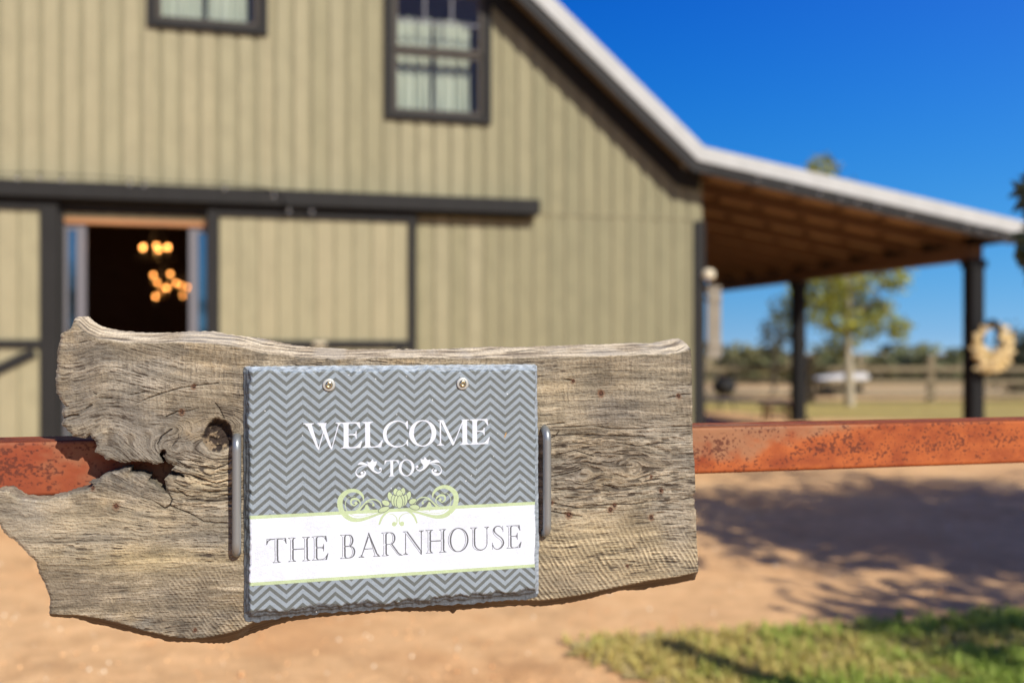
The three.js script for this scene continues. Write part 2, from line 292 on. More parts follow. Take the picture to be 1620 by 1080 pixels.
  // two sliding doors
  const slide = (x0, x1, name, brace, w2 = 0.085) => {
    const d = new THREE.Group(); d.name = 'sliding_door'; barn.add(d); const zb = 0.045, zf = 0.105, w = 0.125, top = 2.9, bot = 0.08, mid = [1.33, 1.42];
    obj('stile', box(x0, x0 + w, bot, top, zb, zf), M.darkTrim, d); obj('stile', box(x1 - w2, x1, bot, top, zb, zf), M.darkTrim, d);
    for (const [a, b] of [[bot, bot + 0.15], mid, [top - 0.105, top]]) obj('rail', box(x0 + w, x1 - w2, a, b, zb, zf - 0.003), M.darkTrim, d);
    const n = Math.round((x1 - x0 - w - w2) / PITCH), pw = (x1 - x0 - w - w2) / n;
    for (const [a, b] of [[bot + 0.15, mid[0]], [mid[1], top - 0.105]]) {
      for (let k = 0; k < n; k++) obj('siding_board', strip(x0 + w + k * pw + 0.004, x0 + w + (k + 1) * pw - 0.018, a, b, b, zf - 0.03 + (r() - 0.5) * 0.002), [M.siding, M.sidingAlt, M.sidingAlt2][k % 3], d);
      obj('backing_panel', box(x0 + w, x1 - w2, a, b, zb + 0.004, zf - 0.042, 0.002), M.groove, d);
    }
    if (brace) for (const [p, q] of [[[x0 + w, bot + 0.15], [x1 - w2 - 0.01, mid[0] - 0.02]]]) {
      const L = Math.hypot(q[0] - p[0], q[1] - p[1]), g = box(-L / 2 + 0.05, L / 2 - 0.05, -0.055, 0.055, zf - 0.028, zf - 0.004); g.rotateZ(Math.atan2(q[1] - p[1], q[0] - p[0])); g.translate((p[0] + q[0]) / 2, (p[1] + q[1]) / 2, 0); obj('brace', g, M.darkTrim, d);
    }
    return d;
  };
  slide(-7.45, -5.045, 'sliding_door', true, 0.175);
  obj('door_lintel', box(-5.06, -3.45, 2.797, 2.926, -0.03, 0.012), M.darkTrim, barn);
  for (const x of [-5.075, -3.515]) obj('door_jamb', box(x, x + 0.075, 0.02, 2.796, -0.02, 0.022), M.darkTrim, barn);
  const dr = slide(-3.515, -1.182, 'sliding_door', true);
  obj('handle', [box(-2.36, -2.22, 1.355, 1.4, 0.1075, 0.117), rodAlong([[-2.35, 1.375, 0.117], [-2.33, 1.375, 0.145], [-2.25, 1.375, 0.145], [-2.23, 1.375, 0.117]], 0.012)], M.cream, dr);

  // glazed inner doors standing open in the doorway
  for (const [a, b, fl] of [[-5.02, -4.79, 1], [-3.72, -3.485, -1]]) {
    const d = new THREE.Group(); d.name = 'glass_door'; barn.add(d); const z0 = -0.12, z1 = -0.065, lo = 0.07, hi = 2.68;
    const jam = fl > 0 ? [[a, a + 0.05], [b - 0.1, b]] : [[a, a + 0.1], [b - 0.05, b]];
    for (const [p, q] of jam) obj('stile', box(p, q, lo, hi, z0, z1), M.greyFrame, d);
    for (const [p, q] of [[lo, lo + 0.16], [hi - 0.06, hi]]) obj('rail', box(jam[0][1], jam[1][0], p, q, z0, z1 - 0.003), M.greyFrame, d);
    obj('pane', box(jam[0][1], jam[1][0], lo + 0.16, hi - 0.06, -0.096, -0.09, 0.001), M.coatedGlass, d);
  }

  // loft windows
  const loft = (x0, x1, y0, y1, yr) => {
    const w = new THREE.Group(); w.name = 'window'; barn.add(w); const t = 0.085, z1 = 0.045;
    obj('frame', [box(x0 - 0.01, x0 + t, y0, y1, -0.15, z1), box(x1 - t, x1 + 0.01, y0, y1, -0.15, z1), box(x0 + t, x1 - t, y0, y0 + t, -0.15, z1 + 0.006), box(x0 + t, x1 - t, y1 - t, y1, -0.15, z1)], M.darkTrim, w);
    const a = x0 + t, b = x1 - t, c = y0 + t, d = y1 - t, s = 0.055;
    for (const [p, q, zf] of [[c, yr, 0.0], [yr + 0.002, d, 0.02]]) {
      obj('sash', [box(a, a + s, p, q, zf - 0.045, zf), box(b - s, b, p, q, zf - 0.045, zf), box(a + s, b - s, p, p + s, zf - 0.045, zf - 0.002), box(a + s, b - s, q - s, q, zf - 0.045, zf - 0.002)], M.sash, w);
      obj('pane', box(a + s, b - s, p + s, q - s, zf - 0.026, zf - 0.022, 0.0005), M.glass, w);
    }
    const ua = a + s, ub = b - s, ul = yr + s, uh = d - s;
    for (let k = 1; k < 3; k++) { const x = lerp(ua, ub, k / 3); obj('muntin', box(x - 0.011, x + 0.011, ul + 0.3, uh, -0.018, -0.004, 0.002), M.greyFrame, w); }
    obj('muntin', box(ua, ub, ul + 0.285, ul + 0.307, -0.0185, -0.0045, 0.002), M.greyFrame, w);
    // two curtain panels on a rod, with folds
    const curtain = (p, q, lo, hi, z) => {
      const n = 60, V = [], I = [], fold = r() * 9; for (let i = 0; i <= n; i++) for (let j = 0; j <= 10; j++) { const u = i / n, v = j / 10, x = lerp(p, q, u); V.push(x + 0.006 * Math.sin(v * 5 + u * 20), lerp(hi, lo, v) - (j === 0 ? 0.012 * Math.abs(Math.sin(u * 17)) : 0), z + (0.018 + 0.012 * v) * Math.sin(u * (q - p) * 68 + fold + Math.sin(u * 9) + v * 0.6)); }
      for (let i = 0; i < n; i++) for (let j = 0; j < 10; j++) { const e = i * 11 + j; I.push(e, e + 1, e + 11, e + 1, e + 12, e + 11); }
      const g = new THREE.BufferGeometry(); g.setAttribute('position', new THREE.Float32BufferAttribute(V, 3)); g.setIndex(I); g.computeVertexNormals(); return g;
    };
    const xm = lerp(a, b, 0.47), top = y0 + 1.28;
    obj('curtain', curtain(a + 0.03, xm - 0.03, c + 0.05, top, -0.2), M.curtain, w); obj('curtain', curtain(xm + 0.025, b - 0.13, c + 0.05, top, -0.2), M.curtain, w);
    obj('curtain_rod', bar([a - 0.1, top - 0.02, -0.2], [b + 0.1, top - 0.02, -0.2], 0.009), M.black, w);
  };
  loft(-4.145, -2.87, 4.865, 6.42, 5.67); loft(-1.527, -0.272, 4.005, 5.64, 4.825);

  // main roof: boarded underside, metal above, pale rake trim and a dark board behind it along the edge
  const slab = (s0, s1, up0, up1, z0, z1, mat, name, parent, r0 = 0.004) => {     // follows the roof between s0 and s1
    const y0 = roofTop(s0), y1 = roofTop(s1), L = Math.hypot(s1 - s0, y1 - y0), c = (s1 - s0) / L; const g = box(0, L, up0 * c, up1 * c, z0, z1, r0); g.rotateZ(Math.atan2(y1 - y0, s1 - s0)); g.translate(s0, y0, 0); return obj(name, g, mat, parent);
  };
  const roof = new THREE.Group(); roof.name = 'roof'; barn.add(roof);
  const OV = 0.4;
  for (const [a, b] of [[RIDGE, KNEE], [2 * RIDGE - KNEE, RIDGE]]) {
    slab(a, b, -0.085, -0.01, -D - 0.3, OV - 0.03, M.roofWhite, 'roof_sheet', roof);
    const L = (b - a), nb = 3; for (let k = 0; k < nb; k++) slab(a, b, -0.29, -0.262, 0.03 + k * 0.1, 0.03 + k * 0.1 + 0.094, M.soffit, 'soffit_board', roof);
    slab(a, b, -0.3, -0.09, -D - 0.14, -0.001, M.inside, 'roof_deck', roof);
  }
  // lean-to roof
  const porch = new THREE.Group(); porch.name = 'porch_roof'; barn.add(porch);
  const S1 = 7.06, DP = 9.2;
  slab(KNEE, S1, -0.06, -0.01, -DP, OV - 0.03, M.roofWhite, 'roof_sheet', porch);
  const along = (list, up0, up1, z0, z1, mat, name, parent) => {     // one mitred board that follows the roof edge
    const off = (up) => list.map((s, i) => { const p = [s, roofTop(s)], dir = (a, b) => { const q = [b - a, roofTop(b) - roofTop(a)], l = Math.hypot(...q); return [q[0] / l, q[1] / l]; }; const d0 = i ? dir(list[i - 1], s) : dir(s, list[1]), d1 = i < list.length - 1 ? dir(s, list[i + 1]) : d0, n = [-(d0[1] + d1[1]) / 2, (d0[0] + d1[0]) / 2], k = up / (n[0] ** 2 + n[1] ** 2); return new THREE.Vector2(p[0] + n[0] * k, p[1] + n[1] * k); });
    const g = new THREE.ExtrudeGeometry(new THREE.Shape([...off(up0), ...off(up1).reverse()]), { depth: z1 - z0 - 0.008, bevelSize: 0.004, bevelThickness: 0.004, bevelSegments: 1 }); g.translate(0, 0, z0 + 0.004); return obj(name, metreUv(g), mat, parent);
  };
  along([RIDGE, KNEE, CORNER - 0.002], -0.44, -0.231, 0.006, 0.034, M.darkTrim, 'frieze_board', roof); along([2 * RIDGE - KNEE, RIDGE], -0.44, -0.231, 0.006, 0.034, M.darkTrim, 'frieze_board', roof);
  for (const list of [[RIDGE, KNEE, S1], [2 * RIDGE - KNEE, RIDGE]]) { along(list, -0.18, -0.004, OV - 0.028, OV, M.roofWhite, 'rake_trim', roof); along(list, -0.315, -0.187, OV - 0.06, OV - 0.02, M.fascia, 'fascia', roof); }
  slab(S1 - 0.03, S1, -0.25, -0.0, -DP, OV - 0.065, M.fascia, 'eave_trim', porch);
  for (let z = OV - 0.2, k = 0; z > -DP; z -= 0.145, k++) slab(KNEE + 0.2, S1 - 0.04, -0.088, -0.064, z, z + 0.138, k % 3 ? M.deckWood : M.deckWood2, 'roof_plank', porch);
  for (let z = OV - 0.15; z > -DP; z -= 0.95) slab(KNEE + 0.17, S1 - 0.05, -0.3, -0.131, z - 0.05, z, M.rafterWood, 'rafter', porch);
  for (let s = KNEE + 0.5; s < S1 - 0.2; s += 0.68) slab(s, s + 0.05, -0.13, -0.09, -DP, OV - 0.13, M.purlinWood, 'purlin', porch);
  obj('eave_beam', box(6.525, 6.715, 2.55, 2.745, -DP, -0.03), M.rafterWood, porch);
  for (const z of [-0.1, -4.68, -9.1]) { const p = new THREE.Group(); p.name = 'porch_post'; barn.add(p); obj('shaft', box(6.52, 6.72, 0.06, 2.53, z - 0.1, z + 0.1, 0.01), M.blackPost, p); obj('post_cap', box(6.49, 6.75, 2.44, 2.548, z - 0.12, z + 0.12, 0.008), M.blackPost, p); obj('post_foot', box(6.47, 6.77, 0.0, 0.06, z - 0.15, z + 0.15, 0.008), M.blackPost, p); }
}
const inBarn = (s, y, o) => new THREE.Vector3(s * E1[0] + o * EN[0], y, -12 + s * E1[2] + o * EN[2]);
const inBarnAt = (u, v, o) => { const [s, y] = onPlane(u, v, o, 12); return [s, y]; };

// candle chandeliers inside the doorway
{
  const chandelier = (u, v, o, bulbs, label) => {
    const [s, y] = inBarnAt(u, v, o), c = inBarn(s, y, o), t = thing('chandelier', label, 'chandelier', c.toArray(), A, 'chandeliers hanging inside the barn');
    const ring = new THREE.TorusGeometry(0.27, 0.014, 6, 24); ring.rotateX(Math.PI / 2); ring.translate(0, -0.12, 0);
    obj('ring', ring, M.black, t); obj('chain', bar([0, 0.1, 0], [0, 1.8, 0], 0.012), M.black, t);
    obj('hanger', [0, 1, 2].map((k) => bar([0, 0.35, 0], [0.27 * Math.cos(k * 2.1), -0.12, 0.27 * Math.sin(k * 2.1)], 0.008)), M.black, t);
    bulbs.forEach(([bu, bv, big]) => {
      const [bs, by] = inBarnAt(bu, bv, o + 0.06), x = bs - s, yy = by - y;
      obj('candle', [bar([x, yy - 0.14, 0.06], [x, yy - 0.03, 0.06], 0.015)], M.cream, t);
      const b = obj('bulb', new THREE.SphereGeometry(big ? 0.031 : 0.024, 10, 8), M.glow, t); b.position.set(x, yy, 0.06);
    });
    const [bs, by] = inBarnAt(bulbs[0][0], bulbs[0][1], o + 0.06), pl = new THREE.PointLight(new THREE.Color().setRGB(1, 0.5, 0.18), 0.45); pl.position.set(bs - s, by - y, 0.06); pl.shadow.radius = 1.5; pl.castShadow = true; t.add(pl);
  };
  chandelier(245, 394, -2.5, [[226, 391, 1], [247, 388.5], [251, 395], [264.5, 391, 1]], 'nearest black chandelier with four lit bulbs high in the doorway');
  chandelier(258, 448, -5.0, [[242, 435], [248, 446.5], [269, 433], [278, 447.5], [263, 455.5, 1], [254, 458.5], [245.5, 469]], 'middle black chandelier with seven lit bulbs in the dark doorway');
  chandelier(290, 458, -8.0, [[286, 451], [297, 454], [288.5, 467, 1], [302.5, 465.5, 1]], 'farthest low black chandelier beside the doorway edge');
}
// strings of clear bulbs
function stringLight(pts, bulbs, label) {
  const t = thing('string_light', label, 'string lights', [0, 0, -12], A); obj('cable', rodAlong(pts, 0.006, pts.length * 6, 6), M.black, t);
  for (const [x, y, z] of bulbs) { obj('bulb', new THREE.SphereGeometry(0.024, 10, 8).translate(x, y - 0.055, z), M.bulbGlass, t); obj('socket', bar([x, y - 0.03, z], [x, y + 0.005, z], 0.014), M.black, t); }
}
{
  const P = (u, v, o) => { const [s, y] = inBarnAt(u, v, o); return [s, y, o]; };
  const a = [[-60, 275], [27, 274], [62, 274], [97, 277], [150, 279], [205, 283], [228, 285], [290, 288], [355, 290], [433, 301], [457, 326], [493, 327]].map(([u, v]) => P(u, v, 0.225));
  stringLight(a, [1, 2, 3, 5, 6, 8, 9, 10, 11].map((k) => a[k]), 'string of small clear bulbs along the dark sliding door hood');
  const b = [[1130, 268], [1199, 277], [1250, 287], [1297, 299], [1330, 306], [1357, 313], [1388, 320], [1440, 332], [1530, 352], [1550, 357], [1575, 361], [1592, 366], [1640, 376]].map(([u, v]) => P(u, v, 0.425));
  stringLight(b, b.slice(1, -1), 'string of small clear bulbs along the porch roof edge');
}
// wreath on the porch post
{
  const [s, y] = inBarnAt(1568, 545, 0.1), c = inBarn(s, y, 0.1), t = thing('wreath', 'shaggy cream corn husk wreath hung on the front porch post', 'wreath', c.toArray(), A), r = rng(12);
  const ring = new THREE.TorusGeometry(0.24, 0.03, 8, 32); obj('hoop', ring, M.husk2, t);
  for (let k = 0; k < 78; k++) {
    const a = -Math.PI / 2 + (k / 77 - 0.5) * 5.0 + (r() - 0.5) * 0.2, low = 0.75 - 0.25 * Math.sin(a), rr = 0.24 + (r() - 0.5) * 0.16 * low, g = new THREE.IcosahedronGeometry((0.03 + r() * 0.035) * low, 1), p = g.attributes.position;
    g.scale(1.9, 0.75, 0.8); g.rotateZ(a + (r() - 0.5) * 2.4); g.rotateY((r() - 0.5) * 1.2);
    for (let i = 0; i < p.count; i++) { const q = 0.5 + 1.1 * n2(p.getX(i) * 60 + k * 5, p.getY(i) * 60 + p.getZ(i) * 31); p.setXYZ(i, p.getX(i) * q, p.getY(i) * q, p.getZ(i) * q); }
    g.computeVertexNormals(); g.translate(rr * Math.cos(a) * 0.95, rr * Math.sin(a) * 1.25, 0.03 + (r() - 0.5) * 0.06); obj('husk', g, k % 4 ? M.husk : M.husk2, t);
  }
  obj('ribbon', [rodAlong([[-0.08, 0.25, 0], [-0.02, 0.32, 0.05], [0.06, 0.27, 0.05], [0.12, 0.2, 0.02]], 0.035, 12, 8), rodAlong([[0.03, 0.3, 0.03], [0.06, 0.18, 0.07], [0.04, 0.06, 0.06]], 0.028, 10, 8)], M.black, t);
  obj('hook', bar([-0.1, 0.3, -0.02], [-0.12, 0.36, 0.02], 0.01), M.black, t);
}
// small things on the barn's corner
{
  let [s, y] = inBarnAt(1121, 434, 0.05); let t = thing('wall_lamp', 'round cream lamp on the barn corner trim', 'lamp', inBarn(s, y, 0.05).toArray(), A);
  const g = new THREE.LatheGeometry([[0, -0.075], [0.06, -0.065], [0.085, -0.03], [0.08, 0.03], [0.05, 0.06], [0, 0.075]].map((p) => new THREE.Vector2(...p)), 20); obj('shade', g, M.cream, t);
  obj('bracket', box(-0.09, -0.03, -0.16, -0.05, -0.03, 0.0), M.darkTrim, t);
  const top = inBarnAt(1130, 452, -0.5), bot = inBarnAt(1130, 566, -0.5); t = thing('shutter', 'pale weathered shutter panel hanging beyond the barn corner', 'shutter', inBarn(top[0], bot[1], -0.5).toArray(), A); const h = top[1] - bot[1], r = rng(3);
  for (let k = 0; k < 3; k++) obj('slat', box(-0.095 + k * 0.064, -0.035 + k * 0.064, 0, h, -0.02 + r() * 0.008, 0.02), M.paleWood, t); for (const yy of [0.15, h - 0.2]) obj('batten', box(-0.095, 0.095, yy, yy + 0.07, 0.021, 0.04), M.paleWood, t);
  obj('hinge', box(-0.2, -0.096, h - 0.2, h - 0.16, -0.01, 0.01), M.black, t);
}

// ---------------------------------------------------------------- trees, shrubs, fence and the things beyond the porch
function leaves(n, place, size, seed, dark = 0.55) {       // many small folded leaves; place(r) gives a centre
  const r = rng(seed), pos = new Float32Array(n * 12 * 3 / 2 | 0), P = [], C = [], I = []; const v = new THREE.Vector3(), a = new THREE.Vector3(), b = new THREE.Vector3(), q = new THREE.Quaternion(), e = new THREE.Euler();
  for (let i = 0; i < n; i++) {
    const [x, y, z] = place(r), s = size * (0.6 + 0.8 * r()); q.setFromEuler(e.set(r() * 6.3, r() * 6.3, r() * 6.3)); a.set(s, 0, 0).applyQuaternion(q); b.set(0, s * 0.45, 0).applyQuaternion(q); v.set(0, 0, s * 0.16).applyQuaternion(q);
    const k = P.length / 3; P.push(x - a.x, y - a.y, z - a.z, x + b.x + v.x, y + b.y + v.y, z + b.z + v.z, x + a.x, y + a.y, z + a.z, x - b.x + v.x, y - b.y + v.y, z - b.z + v.z); I.push(k, k + 2, k + 1, k, k + 3, k + 2);
    const t = dark + (1 - dark) * r(), w = r(); for (let j = 0; j < 4; j++) C.push(t * (0.85 + 0.35 * w), t, t * 0.9);
  }
  const g = new THREE.BufferGeometry(); g.setAttribute('position', new THREE.Float32BufferAttribute(P, 3)); g.setAttribute('color', new THREE.Float32BufferAttribute(C, 3)); g.setIndex(I); g.computeVertexNormals(); return g;
}
const ball = (r) => { for (;;) { const x = r() * 2 - 1, y = r() * 2 - 1, z = r() * 2 - 1; if (x * x + y * y + z * z < 1) return [x, y, z]; } };
const clumps = (list) => { const tot = list.reduce((s, c) => s + c[6], 0); return (r) => { let t = r() * tot, k = 0; while (k < list.length - 1 && (t -= list[k][6]) > 0) k++; const [x, y, z, rx, ry, rz] = list[k], b = ball(r), l = Math.hypot(...b) || 1, m = Math.pow(l, -0.35); const w = 1 + 0.9 * Math.pow(r(), 3); return [x + b[0] * rx * m * w, y + b[1] * ry * m * w, z + b[2] * rz * m * w]; }; };
function limbs(trunk, list, seed) { const g = [], r = rng(seed); for (const [x, y, z] of list) { const o = trunk(clamp(0.35 + r() * 0.6)); g.push(rodTaper([o, [lerp(o[0], x, 0.5), lerp(o[1], y, 0.35), lerp(o[2], z, 0.5)], [x, y, z]], 0.45 * trunk.r, 0.1 * trunk.r)); } return g; }
function rodTaper(pts, r0, r1, seg = 8, rad = 7) { const c = new THREE.CatmullRomCurve3(pts.map((p) => new THREE.Vector3(...p))), g = new THREE.TubeGeometry(c, seg, 1, rad), p = g.attributes.position, o = new THREE.Vector3(); for (let i = 0; i < p.count; i++) { const k = Math.floor(i / (rad + 1)) / seg; c.getPointAt(k, o); const q = lerp(r0, r1, k); p.setXYZ(i, o.x + (p.getX(i) - o.x) * q, o.y + (p.getY(i) - o.y) * q, o.z + (p.getZ(i) - o.z) * q); } return g; }

{ // shade tree to the right of the camera: its crown throws the dappled shade on the gravel
  const t = thing('oak_tree', 'shade tree at the right edge whose drooping twigs and dappled shadow show', 'tree', [8.2, 0, -2.3]), r = rng(31), L = [];
  for (let k = 0; k < 46; k++) { const b = ball(r); L.push([b[0] * 2.7, 4.5 + b[1] * 1.5, b[2] * 2.7, 0.75, 0.5, 0.75, 1]); }
  for (let k = 0; k < 26; k++) L.push([-1.3 - r() * 2.2, 3.5 + r() * 1.1, -1.5 + r() * 3.1, 0.5, 0.32, 0.5, 0.62]);
  // the twigs that reach into the view
  const tw = []; for (const [u, v, z, q] of [[1640, 300, 6.2, 0.1], [1645, 330, 6.1, 0.1], [1640, 370, 6.2, 0.1], [1634, 408, 6.0, 0.08]]) tw.push([(u - CU) / F * z - 8.2 + 0.05, EYE + (CV - v) / F * z, -z + 2.3, q, q, q, 0.16]);
  L.push(...tw);
  const trunk = (k) => [0.25 * Math.sin(k * 3), 3.6 * k, 0.2 * Math.sin(k * 4)]; trunk.r = 0.2;
  obj('trunk', rodTaper([0, 0.3, 0.6, 1].map(trunk), 0.24, 0.15, 10, 10), M.bark, t);
  for (const [x, y, z] of L.filter((_, k) => k % 4 === 0)) for (const g of limbs(trunk, [[x, y, z]], Math.floor(x * 1000) + 5)) obj('limb', g, M.bark, t);
  obj('limb', rodTaper([trunk(0.9), [-2.3, 3.7, -2.2], [tw[0][0] + 0.1, tw[0][1] + 0.35, tw[0][2]], [tw[2][0] + 0.02, tw[2][1], tw[2][2]]], 0.07, 0.006, 14), M.bark, t);
  obj('crown', leaves(22000, clumps(L), 0.088, 8), leafMat(0.1, 0.13, 0.045), t);
}
{ // young tree behind the porch
  const z = 23, x = (1345 - CU) / F * z, t = thing('young_tree', 'yellow green young tree with a pale trunk behind the porch', 'tree', [x, 0, -z]), r = rng(77), L = [], pt = (u, v) => [(u - 1345) / F * z, EYE + (CV - v) / F * z];
  for (const [u, v, q, w] of [[1300, 265, 0.3, 0.7], [1310, 300, 0.5, 1], [1285, 350, 0.5, 1], [1345, 340, 0.55, 1.2], [1370, 400, 0.45, 1], [1400, 440, 0.35, 0.9], [1330, 430, 0.55, 1.6], [1300, 460, 0.45, 1.2], [1350, 470, 0.5, 1.6], [1400, 490, 0.28, 0.7], [1408, 520, 0.25, 0.6], [1370, 515, 0.35, 0.9], [1330, 505, 0.4, 1.0], [1290, 490, 0.35, 0.8], [1265, 470, 0.3, 0.5], [1345, 540, 0.3, 0.5], [1250, 500, 0.25, 0.35]]) { const [a, b] = pt(u, v); L.push([a, b, (r() - 0.5) * 1.2, q, q * 0.85, q, w]); }
  const trunk = (k) => [-0.05 * Math.sin(k * 5), 4.6 * k, 0.05 * Math.sin(k * 7)]; trunk.r = 0.07;
  obj('trunk', rodTaper([0, 0.25, 0.5, 0.75, 1].map(trunk), 0.115, 0.03, 12, 9), M.paleBark, t);
  for (const [k, c] of L.entries()) for (const g of limbs(trunk, [c.slice(0, 3)], k + 3)) obj('limb', g, M.paleBark, t);
  obj('crown', leaves(7200, clumps(L), 0.066, 15, 0.4), leafMat(0.46, 0.47, 0.05), t);
}
{ // darker thin tree further off
  const z = 30, x = (1225 - CU) / F * z, t = thing('thin_tree', 'thin dark sparse tree behind the second porch post', 'tree', [x, 0, -z]), r = rng(70), L = [], pt = (u, v) => [(u - 1225) / F * z, EYE + (CV - v) / F * z];
  for (const [u, v, q] of [[1212, 518, 0.2], [1238, 490, 0.3], [1245, 515, 0.3], [1230, 535, 0.35], [1250, 545, 0.4], [1215, 545, 0.3]]) { const [a, b] = pt(u, v); L.push([a, b, (r() - 0.5) * 0.6, q, q, q, q]); }
  const trunk = (k) => [0.1 * k, 2.2 * k, 0]; trunk.r = 0.05; obj('trunk', rodTaper([0, 0.5, 1].map(trunk), 0.06, 0.02), M.bark, t);
  for (const [k, c] of L.entries()) for (const g of limbs(trunk, [c.slice(0, 3)], k + 9)) obj('limb', g, M.bark, t);
  obj('crown', leaves(520, clumps(L), 0.09, 25, 0.4), leafMat(0.09, 0.1, 0.05), t);
}
{ // dark shrub at the right
  const z = 27, x = (1605 - CU) / F * z, t = thing('dark_shrub', 'tall dark green shrub behind the front porch post', 'shrub', [x, 0, -z]), r = rng(40), L = [];
  for (let k = 0; k < 9; k++) L.push([(r() - 0.4) * 1.1, 0.5 + r() * 1.1, (r() - 0.5), 0.45, 0.42, 0.45, 1]);
  for (let k = 0; k < 4; k++) obj('stem', rodTaper([[0, 0, 0], [(r() - 0.5) * 0.4, 0.6, 0], [(r() - 0.5) * 0.9, 1.4, 0.1]], 0.04, 0.01), M.bark, t);
  obj('foliage', leaves(4200, clumps(L), 0.07, 33, 0.4), leafMat(0.075, 0.1, 0.04), t);
}
{ // woods all round beyond the paddock: one mass
  const clump = leaves(34, (r) => ball(r), 0.36, 3, 0.5), r = rng(90), N = 5200, im = new THREE.InstancedMesh(clump, leafMat(0.1, 0.12, 0.048), N), m = new THREE.Matrix4(), c = new THREE.Color(), crowns = [];
  for (let k = 0; k < 420; k++) { const a = r() * Math.PI * 2, view = Math.abs(Math.atan2(Math.cos(a), -Math.sin(a)) - 0.3) < 0.6, d = 48 + 70 * r(); const gy = -5 * sst(42, 120, d), h = view ? Math.max(1.2, EYE + (552 - (536 + 26 * r())) / F * d - gy) : 7 + r() * 5; crowns.push([Math.cos(a) * d, -5 * sst(42, 120, d), Math.sin(a) * d, Math.min(h * 0.75, 3), h]); }
  for (let i = 0; i < N; i++) { const [x, y, z, w, h] = crowns[i % crowns.length], b = ball(r), s = 0.55 + r() * 0.8; m.makeRotationY(r() * 6.3).scale(new THREE.Vector3(s, s * 0.8, s)).setPosition(x + b[0] * w, y + h * 0.5 + b[1] * h * 0.45, z + b[2] * w); im.setMatrixAt(i, m); const t = n2(i % crowns.length, 3.5); c.setRGB(...mix3([0.75, 0.95, 0.8], [1.7, 1.25, 0.95], t)); im.setColorAt(i, c); }
  im.name = 'woodland'; im.castShadow = im.receiveShadow = true; scene.add(im); tag(im, 'distant belt of scrubby dark green woodland beyond the paddock', 'woodland', null, 'stuff');
}
{ // post and rail fence
  const t = thing('rail_fence', 'weathered three rail wooden fence beyond the lawn', 'fence', [0, 0, -24.4]), r = rng(55);
  for (let k = 0; k < 6; k++) { const x = 1.42 + k * 2.95; obj('post', box(x - 0.085, x + 0.085, 0, 1.12 + r() * 0.08, -0.08, 0.08, 0.02), M.fenceWood, t); if (k < 5) for (const y of [0.22, 0.52, 0.83]) obj('rail', box(x + 0.0, x + 2.95, y - 0.06 + (r() - 0.5) * 0.03, y + 0.06, 0.0815, 0.12, 0.01), M.fenceWood, t); }
}
{ // white trough, grill and bench
  const z = 29.5, x = (1328 - CU) / F * z; let t = thing('trough', 'long low white metal trough on dark legs beyond the fence', 'trough', [x, 0, -z], 0.35);
  const s = new THREE.Shape([[-0.86, 0.36], [-0.85, 0.43], [0.25, 0.55], [0.74, 0.57], [0.83, 0.5], [0.8, 0.38], [0.68, 0.32], [-0.6, 0.32]].map((p) => new THREE.Vector2(...p))), g = new THREE.ExtrudeGeometry(s, { depth: 0.5, bevelSize: 0.04, bevelThickness: 0.06, bevelSegments: 3 }); g.translate(0, 0, -0.25);
  obj('basin', g, M.whiteMetal, t); for (const xx of [-0.6, 0.62]) for (const zz of [-0.2, 0.2]) obj('leg', box(xx - 0.05, xx + 0.05, 0, 0.32, zz - 0.04, zz + 0.04, 0.01), M.black, t); obj('skid', box(-0.7, 0.75, 0.05, 0.22, -0.03, 0.03, 0.01), M.black, t);
  const z2 = 21, x2 = (1146 - CU) / F * z2; t = thing('kettle_grill', 'black kettle grill standing behind the barn corner', 'grill', [x2, 0, -z2]);
  obj('bowl', new THREE.LatheGeometry([[0, 0.34], [0.14, 0.36], [0.22, 0.44], [0.25, 0.52]].map((p) => new THREE.Vector2(...p)), 20), M.black, t); obj('lid', new THREE.LatheGeometry([[0.255, 0.52], [0.23, 0.62], [0.14, 0.7], [0, 0.73]].map((p) => new THREE.Vector2(...p)), 20), M.black, t);
  for (let k = 0; k < 3; k++) obj('leg', bar([0.12 * Math.cos(k * 2.1), 0.38, 0.12 * Math.sin(k * 2.1)], [0.24 * Math.cos(k * 2.1), 0, 0.24 * Math.sin(k * 2.1)], 0.014), M.black, t); obj('handle', rodAlong([[-0.07, 0.71, 0], [-0.05, 0.78, 0], [0.05, 0.78, 0], [0.07, 0.71, 0]], 0.012), M.brownWood, t);
  const z3 = 18.6, x3 = (1231 - CU) / F * z3; t = thing('bench', 'low rustic brown wooden bench beside the second porch post', 'bench', [x3, 0, -z3], 0.3);
  for (let k = 0; k < 2; k++) obj('seat_plank', box(-0.34, 0.34, 0.25, 0.305, -0.13 + k * 0.135, -0.005 + k * 0.135, 0.008), M.brownWood, t); for (const xx of [-0.22, 0.22]) for (const zz of [-0.08, 0.08]) obj('leg', bar([xx * 1.15, 0, zz * 1.2], [xx, 0.25, zz], 0.03, 0.035), M.brownWood, t); obj('stretcher', box(-0.2, 0.2, 0.1, 0.15, -0.02, 0.02), M.brownWood, t);
}

